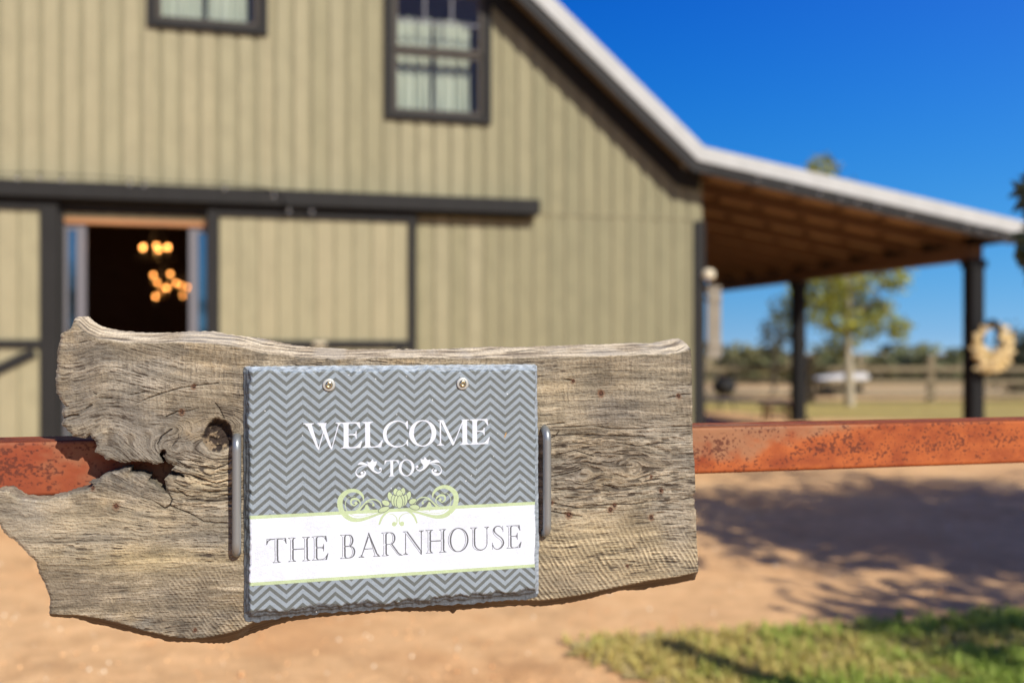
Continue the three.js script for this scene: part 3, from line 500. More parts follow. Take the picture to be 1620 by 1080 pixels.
// ---------------------------------------------------------------- the rusty rail that carries the sign
{
  const W = 2048, H = 256, L = 2.2;                        // metres along per repeat of the texture
  const tex = boardTex(W, H, (x, y, o) => {
    const u = x / W * L, v = y / H * 0.3;
    const big = tile((a, b) => fbm(a / 260, b / 60, 4), x, y, W, H), mid = tile((a, b) => fbm(a / 22, b / 16, 4), x, y, W, H), pit = tile((a, b) => fbm(a / 3.4, b / 2.5, 3), x, y, W, H), lo = 1 - Math.abs((y / H * 4) % 1 - 0.45);
    const soft = tile((a, b) => fbm(a / 95 + 4, b / 30, 3), x, y, W, H), dens = 0.55 * (soft - 0.5); 
    let c = mix3([0.20, 0.042, 0.017], [0.385, 0.105, 0.03], sst(0.25, 0.7, 0.55 * mid + 0.45 * soft));
    { const f = x / W, dk = sst(0.58, 0.64, f) * sst(0.86, 0.76, f); c = mix3(c, [0.225, 0.05, 0.024], dk * 0.7); }
    c = mix3(c, [0.26, 0.14, 0.078], sst(0.5, 0.68, big + 0.3 * (mid - 0.5) + 0.16 * (y / H * 4 % 1 - 0.5)) * 0.8);     // worn grey primer showing
    const spots = sst(0.56, 0.68, pit + 0.35 * (mid - 0.5) + 0.12 * (lo - 0.7) - 0.25 * (big - 0.45) - dens - 0.02 + 0.07 * sst(0.58, 0.64, x / W) * sst(0.86, 0.76, x / W));
    c = mix3(c, [0.085, 0.024, 0.016], spots * 0.82);
    o[0] = c[0]; o[1] = c[1]; o[2] = c[2];
  });
  const bump = boardTex(1024, 256, (x, y, o) => { o[0] = tile((a, b) => fbm(a / 6, b / 6, 4), x, y, 1024, 256); }, { srgb: false });
  const rust = new THREE.MeshPhysicalMaterial({ roughness: 0.75, specularIntensity: 0.4, map: scaled(tex, 1 / L, 1 / 0.3), bumpMap: scaled(bump, 1 / 1.1, 1 / 0.28), bumpScale: 0.0012 });
  const t = thing('gate_rail', 'rusty orange square steel rail that carries the welcome sign', 'rail', [0, 0, -ZR], A);
  const [, yt] = onPlane(1300, 671, 0, ZR), [, yb] = onPlane(1300, 743.5, 0, ZR);
  const rail = box(-1.7, 2.36, yb, yt, -0.0765, 0, 0.006); obj('rail_tube', rail, rust, t);
  for (const [x, h] of [[-1.75, 1.5], [2.3, 2.0]]) { const p = new THREE.Group(); p.name = 'post'; t.add(p); obj('shaft', box(x - 0.05, x + 0.05, 0, h, -0.18, -0.078, 0.006), rust, p); obj('cap', box(x - 0.054, x + 0.054, h, h + 0.008, -0.184, -0.074, 0.003), rust, p); }
}

// ---------------------------------------------------------------- the welcome sign: weathered plank, printed slate, two U-bolts
// fits a surface to a grid of pixels: keeps where sdf < 0, sinks by depth(), and closes the rim down to the back
function plate({ u0, u1, v0, v1, nu, nv, sdf, place, back, uvOf }) {
  const S = new Float32Array((nu + 1) * (nv + 1)), P = [], I = [], UV = [], id = new Map(), wall = [];
  const U = (i) => lerp(u0, u1, i / nu), V = (j) => lerp(v0, v1, j / nv);
  for (let j = 0; j <= nv; j++) for (let i = 0; i <= nu; i++) S[j * (nu + 1) + i] = sdf(U(i), V(j));
  const N = (nu + 1) * (nv + 1);
  const put = (key, u, v) => { let k = id.get(key); if (k === undefined) { k = P.length / 3; const p = place(u, v, key < N ? S[key] : 0); P.push(...p); UV.push(...uvOf(p[0], p[1])); id.set(key, k); } return k; };
  const tri = (a, b, c) => {
    const n = [a, b, c], poly = [];
    for (let k = 0; k < 3; k++) {
      const p = n[k], q = n[(k + 1) % 3], sp = S[p], sq = S[q];
      if (sp < 0) poly.push([put(p, U(p % (nu + 1)), V(Math.floor(p / (nu + 1)))), 0]);
      if ((sp < 0) !== (sq < 0)) { const lo = Math.min(p, q), hi = Math.max(p, q), sl = S[lo], sh = S[hi], t = clamp(sl / (sl - sh), 0.02, 0.98); const ul = U(lo % (nu + 1)), vl = V(Math.floor(lo / (nu + 1))), uh = U(hi % (nu + 1)), vh = V(Math.floor(hi / (nu + 1))); poly.push([put(1e9 + lo * (N + 7) + hi, lerp(ul, uh, t), lerp(vl, vh, t)), 1]); }
    }
    for (let k = 1; k < poly.length - 1; k++) I.push(poly[0][0], poly[k][0], poly[k + 1][0]);
    for (let k = 0; k < poly.length; k++) { const q = poly[(k + 1) % poly.length]; if (poly.length > 2 && poly[k][1] && q[1]) wall.push(poly[k][0], q[0]); }
  };
  for (let j = 0; j < nv; j++) for (let i = 0; i < nu; i++) { const a = j * (nu + 1) + i, b = a + 1, c = a + nu + 1, d = c + 1; if (S[a] >= 0 && S[b] >= 0 && S[c] >= 0 && S[d] >= 0) continue; tri(a, c, b); tri(b, c, d); }
  const g = new THREE.BufferGeometry(); g.setAttribute('position', new THREE.Float32BufferAttribute(P, 3)); g.setAttribute('uv', new THREE.Float32BufferAttribute(UV, 2)); g.setIndex(I); g.computeVertexNormals();
  const WP = [], WU = [], WI = []; for (let k = 0; k < wall.length; k += 2) { const p = wall[k], q = wall[k + 1], e = WP.length / 3; for (const w of [p, q]) { WP.push(P[w * 3], P[w * 3 + 1], P[w * 3 + 2]); WU.push(UV[w * 2], UV[w * 2 + 1]); } for (const w of [p, q]) { WP.push(P[w * 3], P[w * 3 + 1], back); WU.push(UV[w * 2] + 0.02, UV[w * 2 + 1] + 0.015); } WI.push(e, e + 2, e + 1, e + 1, e + 2, e + 3); }
  const w = new THREE.BufferGeometry(); w.setAttribute('position', new THREE.Float32BufferAttribute(WP, 3)); w.setAttribute('uv', new THREE.Float32BufferAttribute(WU, 2)); w.setIndex(WI); const w2 = w.toNonIndexed(); w2.computeVertexNormals();
  const flatBack = new THREE.BufferGeometry(); { const BP = new Float32Array(P.length); for (let k = 0; k < P.length; k += 3) { BP[k] = P[k]; BP[k + 1] = P[k + 1]; BP[k + 2] = back; } const BI = new Array(I.length); for (let k = 0; k < I.length; k += 3) { BI[k] = I[k]; BI[k + 1] = I[k + 2]; BI[k + 2] = I[k + 1]; } flatBack.setAttribute('position', new THREE.BufferAttribute(BP, 3)); flatBack.setAttribute('uv', new THREE.Float32BufferAttribute(UV, 2)); flatBack.setIndex(BI); flatBack.computeVertexNormals(); }
  return mergeGeometries([g.toNonIndexed(), w2, flatBack.toNonIndexed()]);
}
const segs = (pts) => pts.slice(1).map((q, i) => [pts[i][0], pts[i][1], q[0], q[1]]);
const parity = (E) => { const rows = new Map(); return (u, v) => { let x = rows.get(v); if (!x) { x = []; for (const [a, b, p, q] of E) if ((b > v) !== (q > v)) x.push((p - a) * (v - b) / (q - b) + a); rows.set(v, x); } let c = false; for (const e of x) if (u < e) c = !c; return c; }; };
const segDist = (x, y, s) => { const dx = s[2] - s[0], dy = s[3] - s[1], t = clamp(((x - s[0]) * dx + (y - s[1]) * dy) / (dx * dx + dy * dy || 1)); return Math.hypot(x - s[0] - dx * t, y - s[1] - dy * t); };

const sign = thing('welcome_sign', 'weathered live edge plank with a printed grey slate bolted to the rusty rail', 'sign', [0, 0, -ZR], A);
{
  // outlines in the photograph's pixels on the plank's front plane
  const TOP = [[119, 503], [124, 500], [132, 500.5], [141, 501], [148, 508.5], [161, 516], [176, 520], [202, 524], [233, 526], [272, 526], [306, 523.5], [340, 524], [363, 529], [389, 532], [420, 536], [455, 544], [492, 549], [559, 552.6], [615, 552], [670, 552.6], [726, 550.7], [774, 548], [818, 549], [855, 547.5], [900, 546], [919, 545], [963, 544.4], [999, 542], [1030, 543], [1041, 540.4], [1063, 536], [1074, 535], [1081, 539], [1089, 546.7]];
  const RIGHT = [[1093, 553], [1094.5, 587], [1095.5, 631], [1095.5, 673], [1096.7, 711], [1099, 731], [1100, 760], [1100.5, 779], [1097, 782], [1096, 787], [1099, 789], [1099, 804], [1101.5, 806.6], [1102, 846.7], [1104.4, 884], [1105, 904], [1102, 909], [1100, 916.7]];
  const BOT = [[1074, 922], [1041, 928], [1014, 933], [985, 934], [954, 941], [919, 950], [885, 955.6], [865, 957.8], [843, 959], [830, 957.5], [788, 960], [740, 963.5], [722, 965], [716, 971], [711, 966], [668, 967], [620, 967], [563, 971], [514, 975.5], [466, 981], [442, 987], [418, 995], [395, 1003], [372, 1013], [354, 1018], [322, 1016.6], [268, 1015], [242, 1008.5], [209, 1000.5], [174, 992], [139, 984], [118, 977.6], [86, 976], [78, 973.6]];
  const LEFT = [[76.5, 968], [79, 952], [74, 933], [66, 917], [60, 906.5], [58, 890], [40, 871.6], [27, 858], [10.7, 847], [4, 839], [0, 831], [-12, 820], [-24, 806], [-22, 788], [-10, 777], [0, 775.5], [10.7, 776], [19, 781.6], [29.5, 788], [48, 791], [70, 791], [78, 788], [96.7, 785.6], [107, 780], [126, 775], [142, 771], [147.7, 765.5], [138, 764], [156, 759], [161, 752], [177, 746.7], [200, 741.3], [205, 740], [204, 749], [225.6, 749.4], [239, 753.4], [233.6, 760], [243, 765], [249, 770], [257, 773], [266, 781], [262, 770], [259, 758], [268, 752], [281, 753], [300, 757], [282, 747], [270, 744], [278, 736], [266, 733], [258, 722], [254, 714], [251, 718], [255, 727], [259, 732], [241, 734], [239, 731], [223, 729], [194, 731.5], [179, 727.6], [166, 726], [163, 721], [149, 714.6], [153, 705.6], [150, 698], [141, 687], [135, 694], [114, 690], [110, 683.5], [96, 670.5], [100, 664], [97, 651], [104, 643], [96, 633], [88, 620], [87, 599], [89.5, 578.5], [91, 552.6], [94.6, 539.6], [96, 526.7], [111.5, 520], [114, 513.7]];
  const RIM_T = [[90, 512], [120, 513], [137, 527], [155, 536], [192, 541], [233, 542.5], [285, 541], [324, 542], [363, 546], [389, 551], [415, 558], [467, 564], [530, 568], [596, 565.6], [670, 565.6], [744, 567], [848, 565.6], [874, 565.6], [919, 564], [963, 563], [1008, 561], [1052, 560.7], [1074, 558], [1094, 551]];
  const RIM_B = [[76, 972], [118, 973], [150, 977.6], [188, 985.7], [228, 998], [268, 1007], [303, 1011], [335, 1007], [376, 997], [400, 984], [470, 966], [620, 953], [760, 948], [852, 950], [874, 947.8], [919, 941], [963, 931.5], [997, 924.4], [1030, 918], [1074, 912], [1105, 904]];
  const raw = [...TOP, ...RIGHT, ...BOT, ...LEFT], ring = [], rr = rng(61);
  raw.forEach(([a, b], i) => { const [c, d] = raw[(i + 1) % raw.length], n = Math.max(1, Math.round(Math.hypot(c - a, d - b) / 4)), nx = -(d - b), ny = c - a, l = Math.hypot(nx, ny) || 1, amp = a > 1088 ? 0.5 : i >= TOP.length + RIGHT.length + BOT.length ? 2.2 : b > 900 ? 1.8 : 1.1; for (let k = 0; k < n; k++) { const t = k / n, o = k ? (rr() - 0.5) * 2 * amp * 0.6 : (rr() - 0.5) * amp * 0.4; ring.push([lerp(a, c, t) + nx / l * o, lerp(b, d, t) + ny / l * o]); } });
  const EDGE = segs([...ring, ring[0]]), cell = 24, hash = new Map();
  EDGE.forEach((s, k) => { for (let gx = Math.floor((Math.min(s[0], s[2]) - 26) / cell); gx <= Math.floor((Math.max(s[0], s[2]) + 26) / cell); gx++) for (let gy = Math.floor((Math.min(s[1], s[3]) - 26) / cell); gy <= Math.floor((Math.max(s[1], s[3]) + 26) / cell); gy++) { const h = gx * 1000 + gy; if (!hash.has(h)) hash.set(h, []); hash.get(h).push(s); } });
  const inRing = parity(EDGE);
  const sdfPlank = (u, v) => { let d = 26; for (const s of hash.get(Math.floor(u / cell) * 1000 + Math.floor(v / cell)) ?? []) d = Math.min(d, segDist(u, v, s)); return inRing(u, v) ? -d : d; };

  // splits and checks in the wood, with their width
  const splitAt = (u, v) => sst(866, 885, u + 10 * n2(v / 8, 1)) * sst(664, 690, v + 14 * (n2(u / 30, 2) - 0.5)) * sst(822, 786, v + 22 * (n2(u / 40, 5) - 0.5)) * (0.45 + 0.75 * fbm(u / 40, v / 14, 2)) + sst(255, 285, u) * sst(390, 372, u) * sst(708, 736, v) * sst(818, 785, v) * 1.1;
  const CR = [
    [1.0, [202, 625], [228, 620]], [1.3, [213, 639], [233, 630], [259, 621], [285, 613.5], [307, 609.6], [345, 606]], [2.0, [262, 659], [280, 651], [298, 650], [314, 645]], [1.5, [340, 637], [347, 646], [354, 661]], [2.0, [248, 703], [255, 690], [272, 678]], [2.2, [272, 705], [281, 695], [282, 687]], [3.2, [98, 662], [111, 657.6], [124, 657]], [1.4, [135, 646], [145, 641]], [1.2, [156, 629], [176, 630]], [1.0, [147, 620], [152, 624]],
    [2.6, [223, 785.6], [242, 792], [260, 804], [268, 800], [295, 810], [306, 815]], [1.6, [306, 815], [322, 825], [360, 828]], [3, [266, 781], [272, 790], [268, 800]], [2.6, [283, 748], [300, 751], [320, 759], [342, 765], [364, 759]], [2, [303, 743], [330, 752], [364, 747]], [2, [297, 738], [316, 741], [340, 742], [362, 733]], [1.8, [310, 775], [335, 779], [364, 776]], [1.6, [318, 766], [340, 771], [364, 768]], [2.2, [262, 775], [280, 780], [292, 777]], [2, [275, 762], [290, 770], [300, 768]], [1.8, [278, 772], [296, 786], [308, 786]], [1.5, [300, 790], [330, 793], [364, 790]], [1.6, [300, 727], [312, 733]], [3, [279, 728], [300, 742]],
    [2.0, [874, 675.6], [897, 675.6], [937, 673], [968, 678], [1008, 678], [1052, 675.6], [1095, 674]], [1.8, [874, 689], [919, 687], [963, 689], [1021, 691]], [1.9, [963, 716.7], [986, 719], [1021, 721]], [1.6, [1066, 715.6], [1096, 711.6]], [1.8, [872, 754], [897, 749], [919, 743]], [1.5, [1057, 629], [1074, 626]], [1.8, [1077, 624], [1095, 623]], [2.0, [894, 600], [908, 602]], [1.6, [870, 693], [880, 689], [884, 683]], [1.8, [866, 671], [893, 669]],
    [2.0, [872, 795.6], [890, 799], [912, 804], [932, 803], [950, 799], [972, 798], [1008, 797], [1034, 793], [1060, 792]], [2.2, [872, 809], [899, 814], [921, 817]], [1.6, [928, 804], [960, 803]], [1.6, [952, 765.6], [979, 774]], [1.6, [874, 775.6], [919, 773], [963, 777]], [2, [990, 895.6], [1001, 893]], [2.2, [1081, 790], [1100, 786.7]], [2.2, [1085, 843], [1100, 842]], [1.8, [1030, 755], [1064, 751]], [1.5, [985, 764], [1014, 762]], [1.6, [1040, 843], [1062, 849]], [1.6, [1010, 771], [1040, 767], [1090, 755]], [1.4, [880, 720], [910, 712], [940, 722]], [1.4, [890, 735], [930, 731], [965, 738], [1000, 736]], [1.3, [975, 700], [1010, 706], [1050, 700]], [1.4, [905, 700], [935, 703]],
  ].map(([w, ...p]) => ({ w, s: segs(p), b: [Math.min(...p.map((q) => q[0])) - 6, Math.max(...p.map((q) => q[0])) + 6, Math.min(...p.map((q) => q[1])) - 6, Math.max(...p.map((q) => q[1])) + 6] }));
  const crack = (u, v) => { let m = 0; for (const c of CR) if (u > c.b[0] && u < c.b[1] && v > c.b[2] && v < c.b[3]) { let d = 9; for (const s of c.s) d = Math.min(d, segDist(u, v, s)); const ends = Math.min(1, (u - c.b[0]) / 12 + 0.25, (c.b[1] - u) / 12 + 0.25); const w = c.w * (0.5 + 0.6 * n2(u / 20 + c.w * 50, c.w * 7)) * 0.44; m = Math.max(m, (1 - sst(w * 0.3 * ends, w * 0.85 * ends + 0.3, d)) * (0.45 + 0.55 * sst(0.2, 0.5, n2(u / 24, c.w * 19)))); } return m; };
  const NAILS = [[306, 611, 3.2], [287, 651, 3.6], [183, 800.5, 4], [308, 997, 2.6], [951, 622, 4.2], [1074, 626, 3.2], [907, 602.5, 2.6], [900, 814, 4.2], [972, 799, 3.2], [966, 806, 3.6], [1030, 818, 3.4], [1047, 776, 2.6], [993, 895, 2.2], [874, 795, 2.4], [1031, 754, 2.2], [146, 772, 3]];
  const KNOT = [345, 689], knot = (u, v) => { const a = (u - KNOT[0]) / 24, b = (v - KNOT[1]) / 26; return Math.hypot(a, b) + 0.35 * (fbm(u / 9, v / 9, 3) - 0.5); };
  const HOLE2 = (u, v) => Math.hypot((u - 258) / 4, (v - 716) / 5);

  // stains and weathering of the wood: centre, reach, colour, strength
  const TONE = [[190, 832, 150, 34, [0.38, 0.32, 0.215], 0.8], [230, 884, 130, 26, [0.36, 0.29, 0.16], 0.65], [40, 815, 50, 40, [0.27, 0.25, 0.21], 0.6], [970, 862, 150, 45, [0.40, 0.325, 0.195], 0.7], [890, 620, 60, 70, [0.34, 0.29, 0.2], 0.5], [1040, 600, 60, 50, [0.3, 0.265, 0.195], 0.5], [335, 762, 50, 30, [0.46, 0.37, 0.23], 0.7], [230, 600, 120, 36, [0.30, 0.27, 0.215], 0.6], [330, 648, 52, 36, [0.14, 0.115, 0.08], 0.65], [985, 655, 60, 34, [0.14, 0.13, 0.115], 0.7], [140, 590, 22, 90, [0.14, 0.12, 0.095], 0.6], [205, 655, 40, 40, [0.15, 0.135, 0.115], 0.55], [275, 955, 45, 45, [0.14, 0.12, 0.09], 0.6], [120, 930, 70, 40, [0.18, 0.15, 0.11], 0.55], [320, 852, 80, 16, [0.2, 0.19, 0.165], 0.6], [150, 850, 60, 14, [0.2, 0.185, 0.155], 0.5], [970, 720, 90, 24, [0.15, 0.12, 0.085], 0.6], [900, 925, 70, 24, [0.22, 0.185, 0.13], 0.6], [230, 556, 170, 10, [0.13, 0.11, 0.08], 0.7], [980, 572, 130, 9, [0.15, 0.125, 0.09], 0.65], [1060, 690, 40, 40, [0.33, 0.29, 0.22], 0.5], [1075, 830, 30, 60, [0.33, 0.3, 0.25], 0.5]];
  // the grain runs along lines of equal psi and bends round the knots
  const KN = [[346, 690, 42, 1], [272, 695, 30, 0.8], [1000, 740, 22, 0.5], [925, 748, 20, 0.5], [330, 745, 20, 0.4]];
  const field = (u, v) => {
    const wx = (fbm(u / 110, v / 70, 3) - 0.5), wy = (fbm(u / 80 + 40, v / 60, 3) - 0.5);
    let psi = v + 8 * wy + 1.3 * (n2(u / 14, v / 9) - 0.5); const left = sst(400, 150, u); psi += left * (0.22 * (u - 400) * -1 - 30 * sst(190, 90, u)) * sst(860, 640, v) + sst(430, 200, u) * sst(780, 900, v) * 0.05 * (u - 300);
    psi += sst(380, 520, u) * sst(980, 860, u) * -0.02 * (u - 600);
    for (const [a, b, R, s] of KN) { const dx = (u - a) * 0.8, dy = v - b, r2 = dx * dx + dy * dy; psi -= s * dy * R * R / (r2 + R * R * 0.35); }
    return [u + 8 * wx, psi];
  };
  const P0 = onPlank(-40, 1036), P1 = onPlank(1125, 490), BX = P0[0], BY = Math.min(P0[1], onPlank(1125, 1036)[1]) - 0.01, BW = P1[0] - P0[0], BH = onPlank(-40, 488)[1] - BY + 0.01;
  const TWd = 2048, THt = 1024, hgt = new Float32Array(TWd * THt), colour = boardTex(TWd, THt, (x, y, o) => {
    const X = BX + (x + 0.5) / TWd * BW, Y = BY + (y + 0.5) / THt * BH, [u, v] = offPlank(X, Y), [phi, psi] = field(u, v);
    if (u > 400 && u < 838 && v > 596 && v < 936) { o[0] = o[1] = o[2] = 0.2; hgt[y * TWd + x] = 0.5; return; }     // behind the slate
    const rim = lookup(RIM_T, u), rimB = lookup(RIM_B, u), top = sst(rim + 1.5 + 3 * (n2(u / 7, 3) - 0.5), rim - 1.5, v), bot = sst(rimB - 1, rimB + 2.5, v);
    const split = splitAt(u, v);                                                            // deeply weathered bands
    const fib = 0.5 * n2(phi / 8, psi / 0.85) + 0.5 * n2(phi / 21 + 50, psi / 1.5), mid = fbm(phi / 48, psi / 4.6, 3), patch = fbm(u / 120 + 5, v / 58, 4), patch2 = fbm(u / 52 + 90, v / 38, 4), dust = fbm(u / 1.9, v / 1.9, 2), blot = fbm(u / 17 + 7, v / 13, 3);
    let h = 0.5 + 0.4 * (fib - 0.5) + 0.24 * (mid - 0.5) + 0.3 * (dust - 0.5);
    // short checks along the grain, and across it where the saw left its marks
    const chk = sst(0.66, 0.86, n2(phi / 11 + 31, psi / 1.9) * 0.8 + 0.35 * (blot - 0.5) + 0.14 + 0.08 * split) * sst(0.3, 0.6, patch + 0.15 * split);
    const dv = v - 600, saw = u - (560 - Math.sqrt(Math.max(100, 560 * 560 - dv * dv))) * 1.0 + 5 * (fbm(u / 50, v / 50, 2) - 0.5);
    const lowR = sst(800, 880, u) * sst(790, 890, v), lowL = sst(200, 330, u) * sst(870, 940, v), upR = sst(700, 640, v) * sst(840, 900, u), upL = sst(690, 600, v) * sst(110, 200, u) * sst(900, 700, u);
    const sawAmp = clamp(lowR * 0.8 + lowL * 0.6 + 0.2 * upR + 0.16 * upL + 0.1) * (0.25 + 1.1 * n2(u / 34, v / 26)) * (0.5 + n2(u / 6, v / 9)), wave = 0.5 + 0.5 * Math.sin(saw * 2 * Math.PI / 8.0 + 8 * n2(u / 45, v / 60) + 2.5 * n2(u / 11, v / 30));
    const cross = sst(0.62, 0.85, n2(saw / 2.2 + 200, v / 9) * 0.9 + 0.1 * dust) * clamp(upR + upL + 0.12) * (0.25 + 0.9 * sst(0.38, 0.6, patch2));
    const line = sst(0.64, 0.8, n2(phi / 46 + 77, psi / 1.3)) * sst(0.35, 0.6, blot + 0.3 * (patch - 0.5));
    const coarse = split * sst(0.55, 0.68, fbm(phi / 21 + 9, psi / 3.1, 3));
    h += sawAmp * 0.34 * (wave - 0.5) - 0.24 * chk - 0.12 * cross - 0.2 * line - 0.4 * coarse;
    const ck = crack(u, v) * (0.82 + 0.3 * dust); h -= 0.7 * ck;
    let c = mix3([0.185, 0.150, 0.098], [0.30, 0.255, 0.182], sst(0.3, 0.72, mid * 0.7 + dust * 0.3));
    c = mix3(c, [0.165, 0.155, 0.135], sst(0.48, 0.66, patch) * 0.7);                        // grey weathering
    c = mix3(c, [0.29, 0.215, 0.115], sst(0.46, 0.74, 0.6 * patch2 + 0.4 * blot) * 0.6);                          // warmer, yellower wood
    c = mix3(c, [0.085, 0.072, 0.052], sst(0.54, 0.74, fbm(u / 42 + 300, v / 55, 4)) * 0.6); // dark stains
    c = mix3(c, [0.34, 0.30, 0.235], sst(0.56, 0.72, blot) * 0.35);
    c = mix3(c, [0.355, 0.285, 0.175], lowR * 0.5); c = mix3(c, [0.44, 0.385, 0.30], split * 0.4 * fib);
    for (const [a, b, p, q, t, m] of TONE) { const d = ((u - a) / p) ** 2 + ((v - b) / q) ** 2; if (d < 4) c = mix3(c, t, m * Math.exp(-d) * (0.5 + blot)); }
    { const k = (0.44 + 0.68 * fib + 0.42 * dust) * (0.5 + 1.0 * fbm(phi / 85 + 3, psi / 8, 3)); c = [c[0] * k * 0.95, c[1] * k * 0.95, c[2] * k * 0.96]; }
    c = mix3(c, [0.05, 0.038, 0.027], clamp(chk * 0.62 + cross * 0.2 + line * 0.45 + coarse * 0.6));
    { const k = 1 + sawAmp * (0.55 * wave - 0.32); c = c.map((q) => q * k); }
    const st = Math.max(0, 1 - Math.hypot((u - 1009) / 11, (v - 873) / 14)) * 0.5 + sst(16, 6, Math.abs(u - 320 - 4 * Math.sin(v / 20))) * sst(890, 905, v) * sst(960, 940, v) * 0.35; c = mix3(c, [0.12, 0.1, 0.075], st);
    // the barked edges: pale and streaked on top, brown below
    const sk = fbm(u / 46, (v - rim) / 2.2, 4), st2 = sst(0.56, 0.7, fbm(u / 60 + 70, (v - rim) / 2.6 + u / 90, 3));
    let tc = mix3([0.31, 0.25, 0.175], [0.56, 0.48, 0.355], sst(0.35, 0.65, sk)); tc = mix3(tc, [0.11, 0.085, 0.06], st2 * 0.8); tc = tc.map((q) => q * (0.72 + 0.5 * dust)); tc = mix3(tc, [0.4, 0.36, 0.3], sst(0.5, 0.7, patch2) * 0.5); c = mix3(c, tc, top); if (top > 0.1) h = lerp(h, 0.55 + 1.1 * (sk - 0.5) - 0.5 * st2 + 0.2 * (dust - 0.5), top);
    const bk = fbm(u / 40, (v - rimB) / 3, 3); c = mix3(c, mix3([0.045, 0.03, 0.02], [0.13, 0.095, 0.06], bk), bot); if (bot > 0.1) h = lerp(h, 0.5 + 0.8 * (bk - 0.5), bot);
    c = mix3(c, [0.03, 0.02, 0.014], clamp(ck * 1.1));
    const kn = knot(u, v); if (kn < 1.6) { const inn = 1 - sst(0.9, 1.06, kn), kk = fbm(u / 7 + v / 11, v / 8 - u / 14, 3); c = mix3(c, mix3([0.03, 0.019, 0.013], [0.22, 0.165, 0.105], sst(0.59, 0.74, kk + 0.0022 * (v - 690) - 0.003 * (u - 340))), inn); c = mix3(c, [0.5, 0.44, 0.34], sst(1.0, 1.1, kn) * sst(1.32, 1.15, kn) * sst(695, 712, v) * 0.45); h = lerp(h, kk, inn); }
    if (HOLE2(u, v) < 1) c = [0.05, 0.025, 0.015];
    for (const [a, b, q] of NAILS) { const d = Math.hypot(u - a, (v - b) * (v > b ? 0.8 : 1)); if (d < q * 3.4) { c = mix3(c, [0.14, 0.066, 0.032], sst(q * 2.0, q * 0.7, d + 2.5 * (dust - 0.5)) * 0.8); c = mix3(c, [0.03, 0.018, 0.012], sst(q * 0.9, q * 0.55, Math.hypot(u - a, v - b - 0.8))); h -= 0.5 * sst(q, q * 0.5, d); } }
    hgt[y * TWd + x] = clamp(h * 0.8 + 0.15); o[0] = c[0]; o[1] = c[1]; o[2] = c[2];
  }, { repeat: false });
  const bump = boardTex(TWd, THt, (x, y, o) => { o[0] = hgt[y * TWd + x]; }, { srgb: false, repeat: false });
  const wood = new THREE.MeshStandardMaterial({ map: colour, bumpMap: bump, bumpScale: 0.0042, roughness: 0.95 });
  const depth = (u, v) => {
    const rim = lookup(RIM_T, u), rimB = lookup(RIM_B, u), top = lookup(TOP, u), bt = lookup([...BOT].reverse(), u);
    let d = 0; if (v < rim && u > 117) { const t = clamp((rim - v) / Math.max(4, rim - top)); d -= 0.036 * Math.pow(t, 0.85) + 0.007 * t * (fbm(u / 44, (v - rim) / 2.6, 3) - 0.35); }
    if (v > rimB) { const t = clamp((v - rimB) / Math.max(4, bt - rimB)); d -= 0.03 * Math.pow(t, 0.8); }
    d -= 0.0035 * sst(140, 60, u) * sst(760, 500, v) + 0.002 * (fbm(u / 60, v / 40, 3) - 0.5);
    const kn = knot(u, v); d -= 0.017 * (1 - sst(0.72, 1.04, kn)) * (0.55 + 0.75 * fbm(u / 8, v / 7, 3)); d -= 0.012 * (1 - sst(0.5, 1, HOLE2(u, v)));
    d -= 0.003 * crack(u, v); const split = splitAt(u, v);
    const [phi, psi] = field(u, v); d -= split * 0.0028 * sst(0.45, 0.75, fbm(phi / 26 + 9, psi / 4.5, 3));
    return d;
  };
  const rimDrop = (s) => -0.003 * sst(-3.5, 0, s);
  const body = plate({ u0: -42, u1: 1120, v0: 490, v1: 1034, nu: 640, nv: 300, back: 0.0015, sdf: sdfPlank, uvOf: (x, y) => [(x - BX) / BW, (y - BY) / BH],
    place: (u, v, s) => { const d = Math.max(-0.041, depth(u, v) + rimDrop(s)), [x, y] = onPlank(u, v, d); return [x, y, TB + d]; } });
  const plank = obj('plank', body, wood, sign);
  const rustNail = std(0.085, 0.034, 0.018, 0.95);
  for (const [u, v, q] of NAILS) { const [x, y] = onPlank(u, v), g = new THREE.SphereGeometry(q * 0.00058, 8, 6); g.scale(1, 1, 0.6); g.translate(x, y, TB - 0.0008); obj('nail', g, rustNail, plank); }

  // two U-bolts
  for (const [u, va, vb] of [[374, 686, 884], [865, 673, 852]]) {
    const [x, ya] = onPlank(u, va, 0.012), [, yb] = onPlank(u, vb, 0.012), r = 0.0058, z = TB + 0.0135, R = 0.016, n = [];
    const V = (a, b) => new THREE.Vector3(x, a, b), cp = new THREE.CurvePath(), t = ya - r, bt = yb + r;
    for (const c of [new THREE.LineCurve3(V(t, z - R - 0.03), V(t, z - R)), new THREE.QuadraticBezierCurve3(V(t, z - R), V(t, z), V(t - R, z)), new THREE.LineCurve3(V(t - R, z), V(bt + R, z)), new THREE.QuadraticBezierCurve3(V(bt + R, z), V(bt, z), V(bt, z - R)), new THREE.LineCurve3(V(bt, z - R), V(bt, z - R - 0.03))]) cp.add(c);
    obj('handle', new THREE.TubeGeometry(cp, 120, r, 18), M.zinc, sign);
  }
}
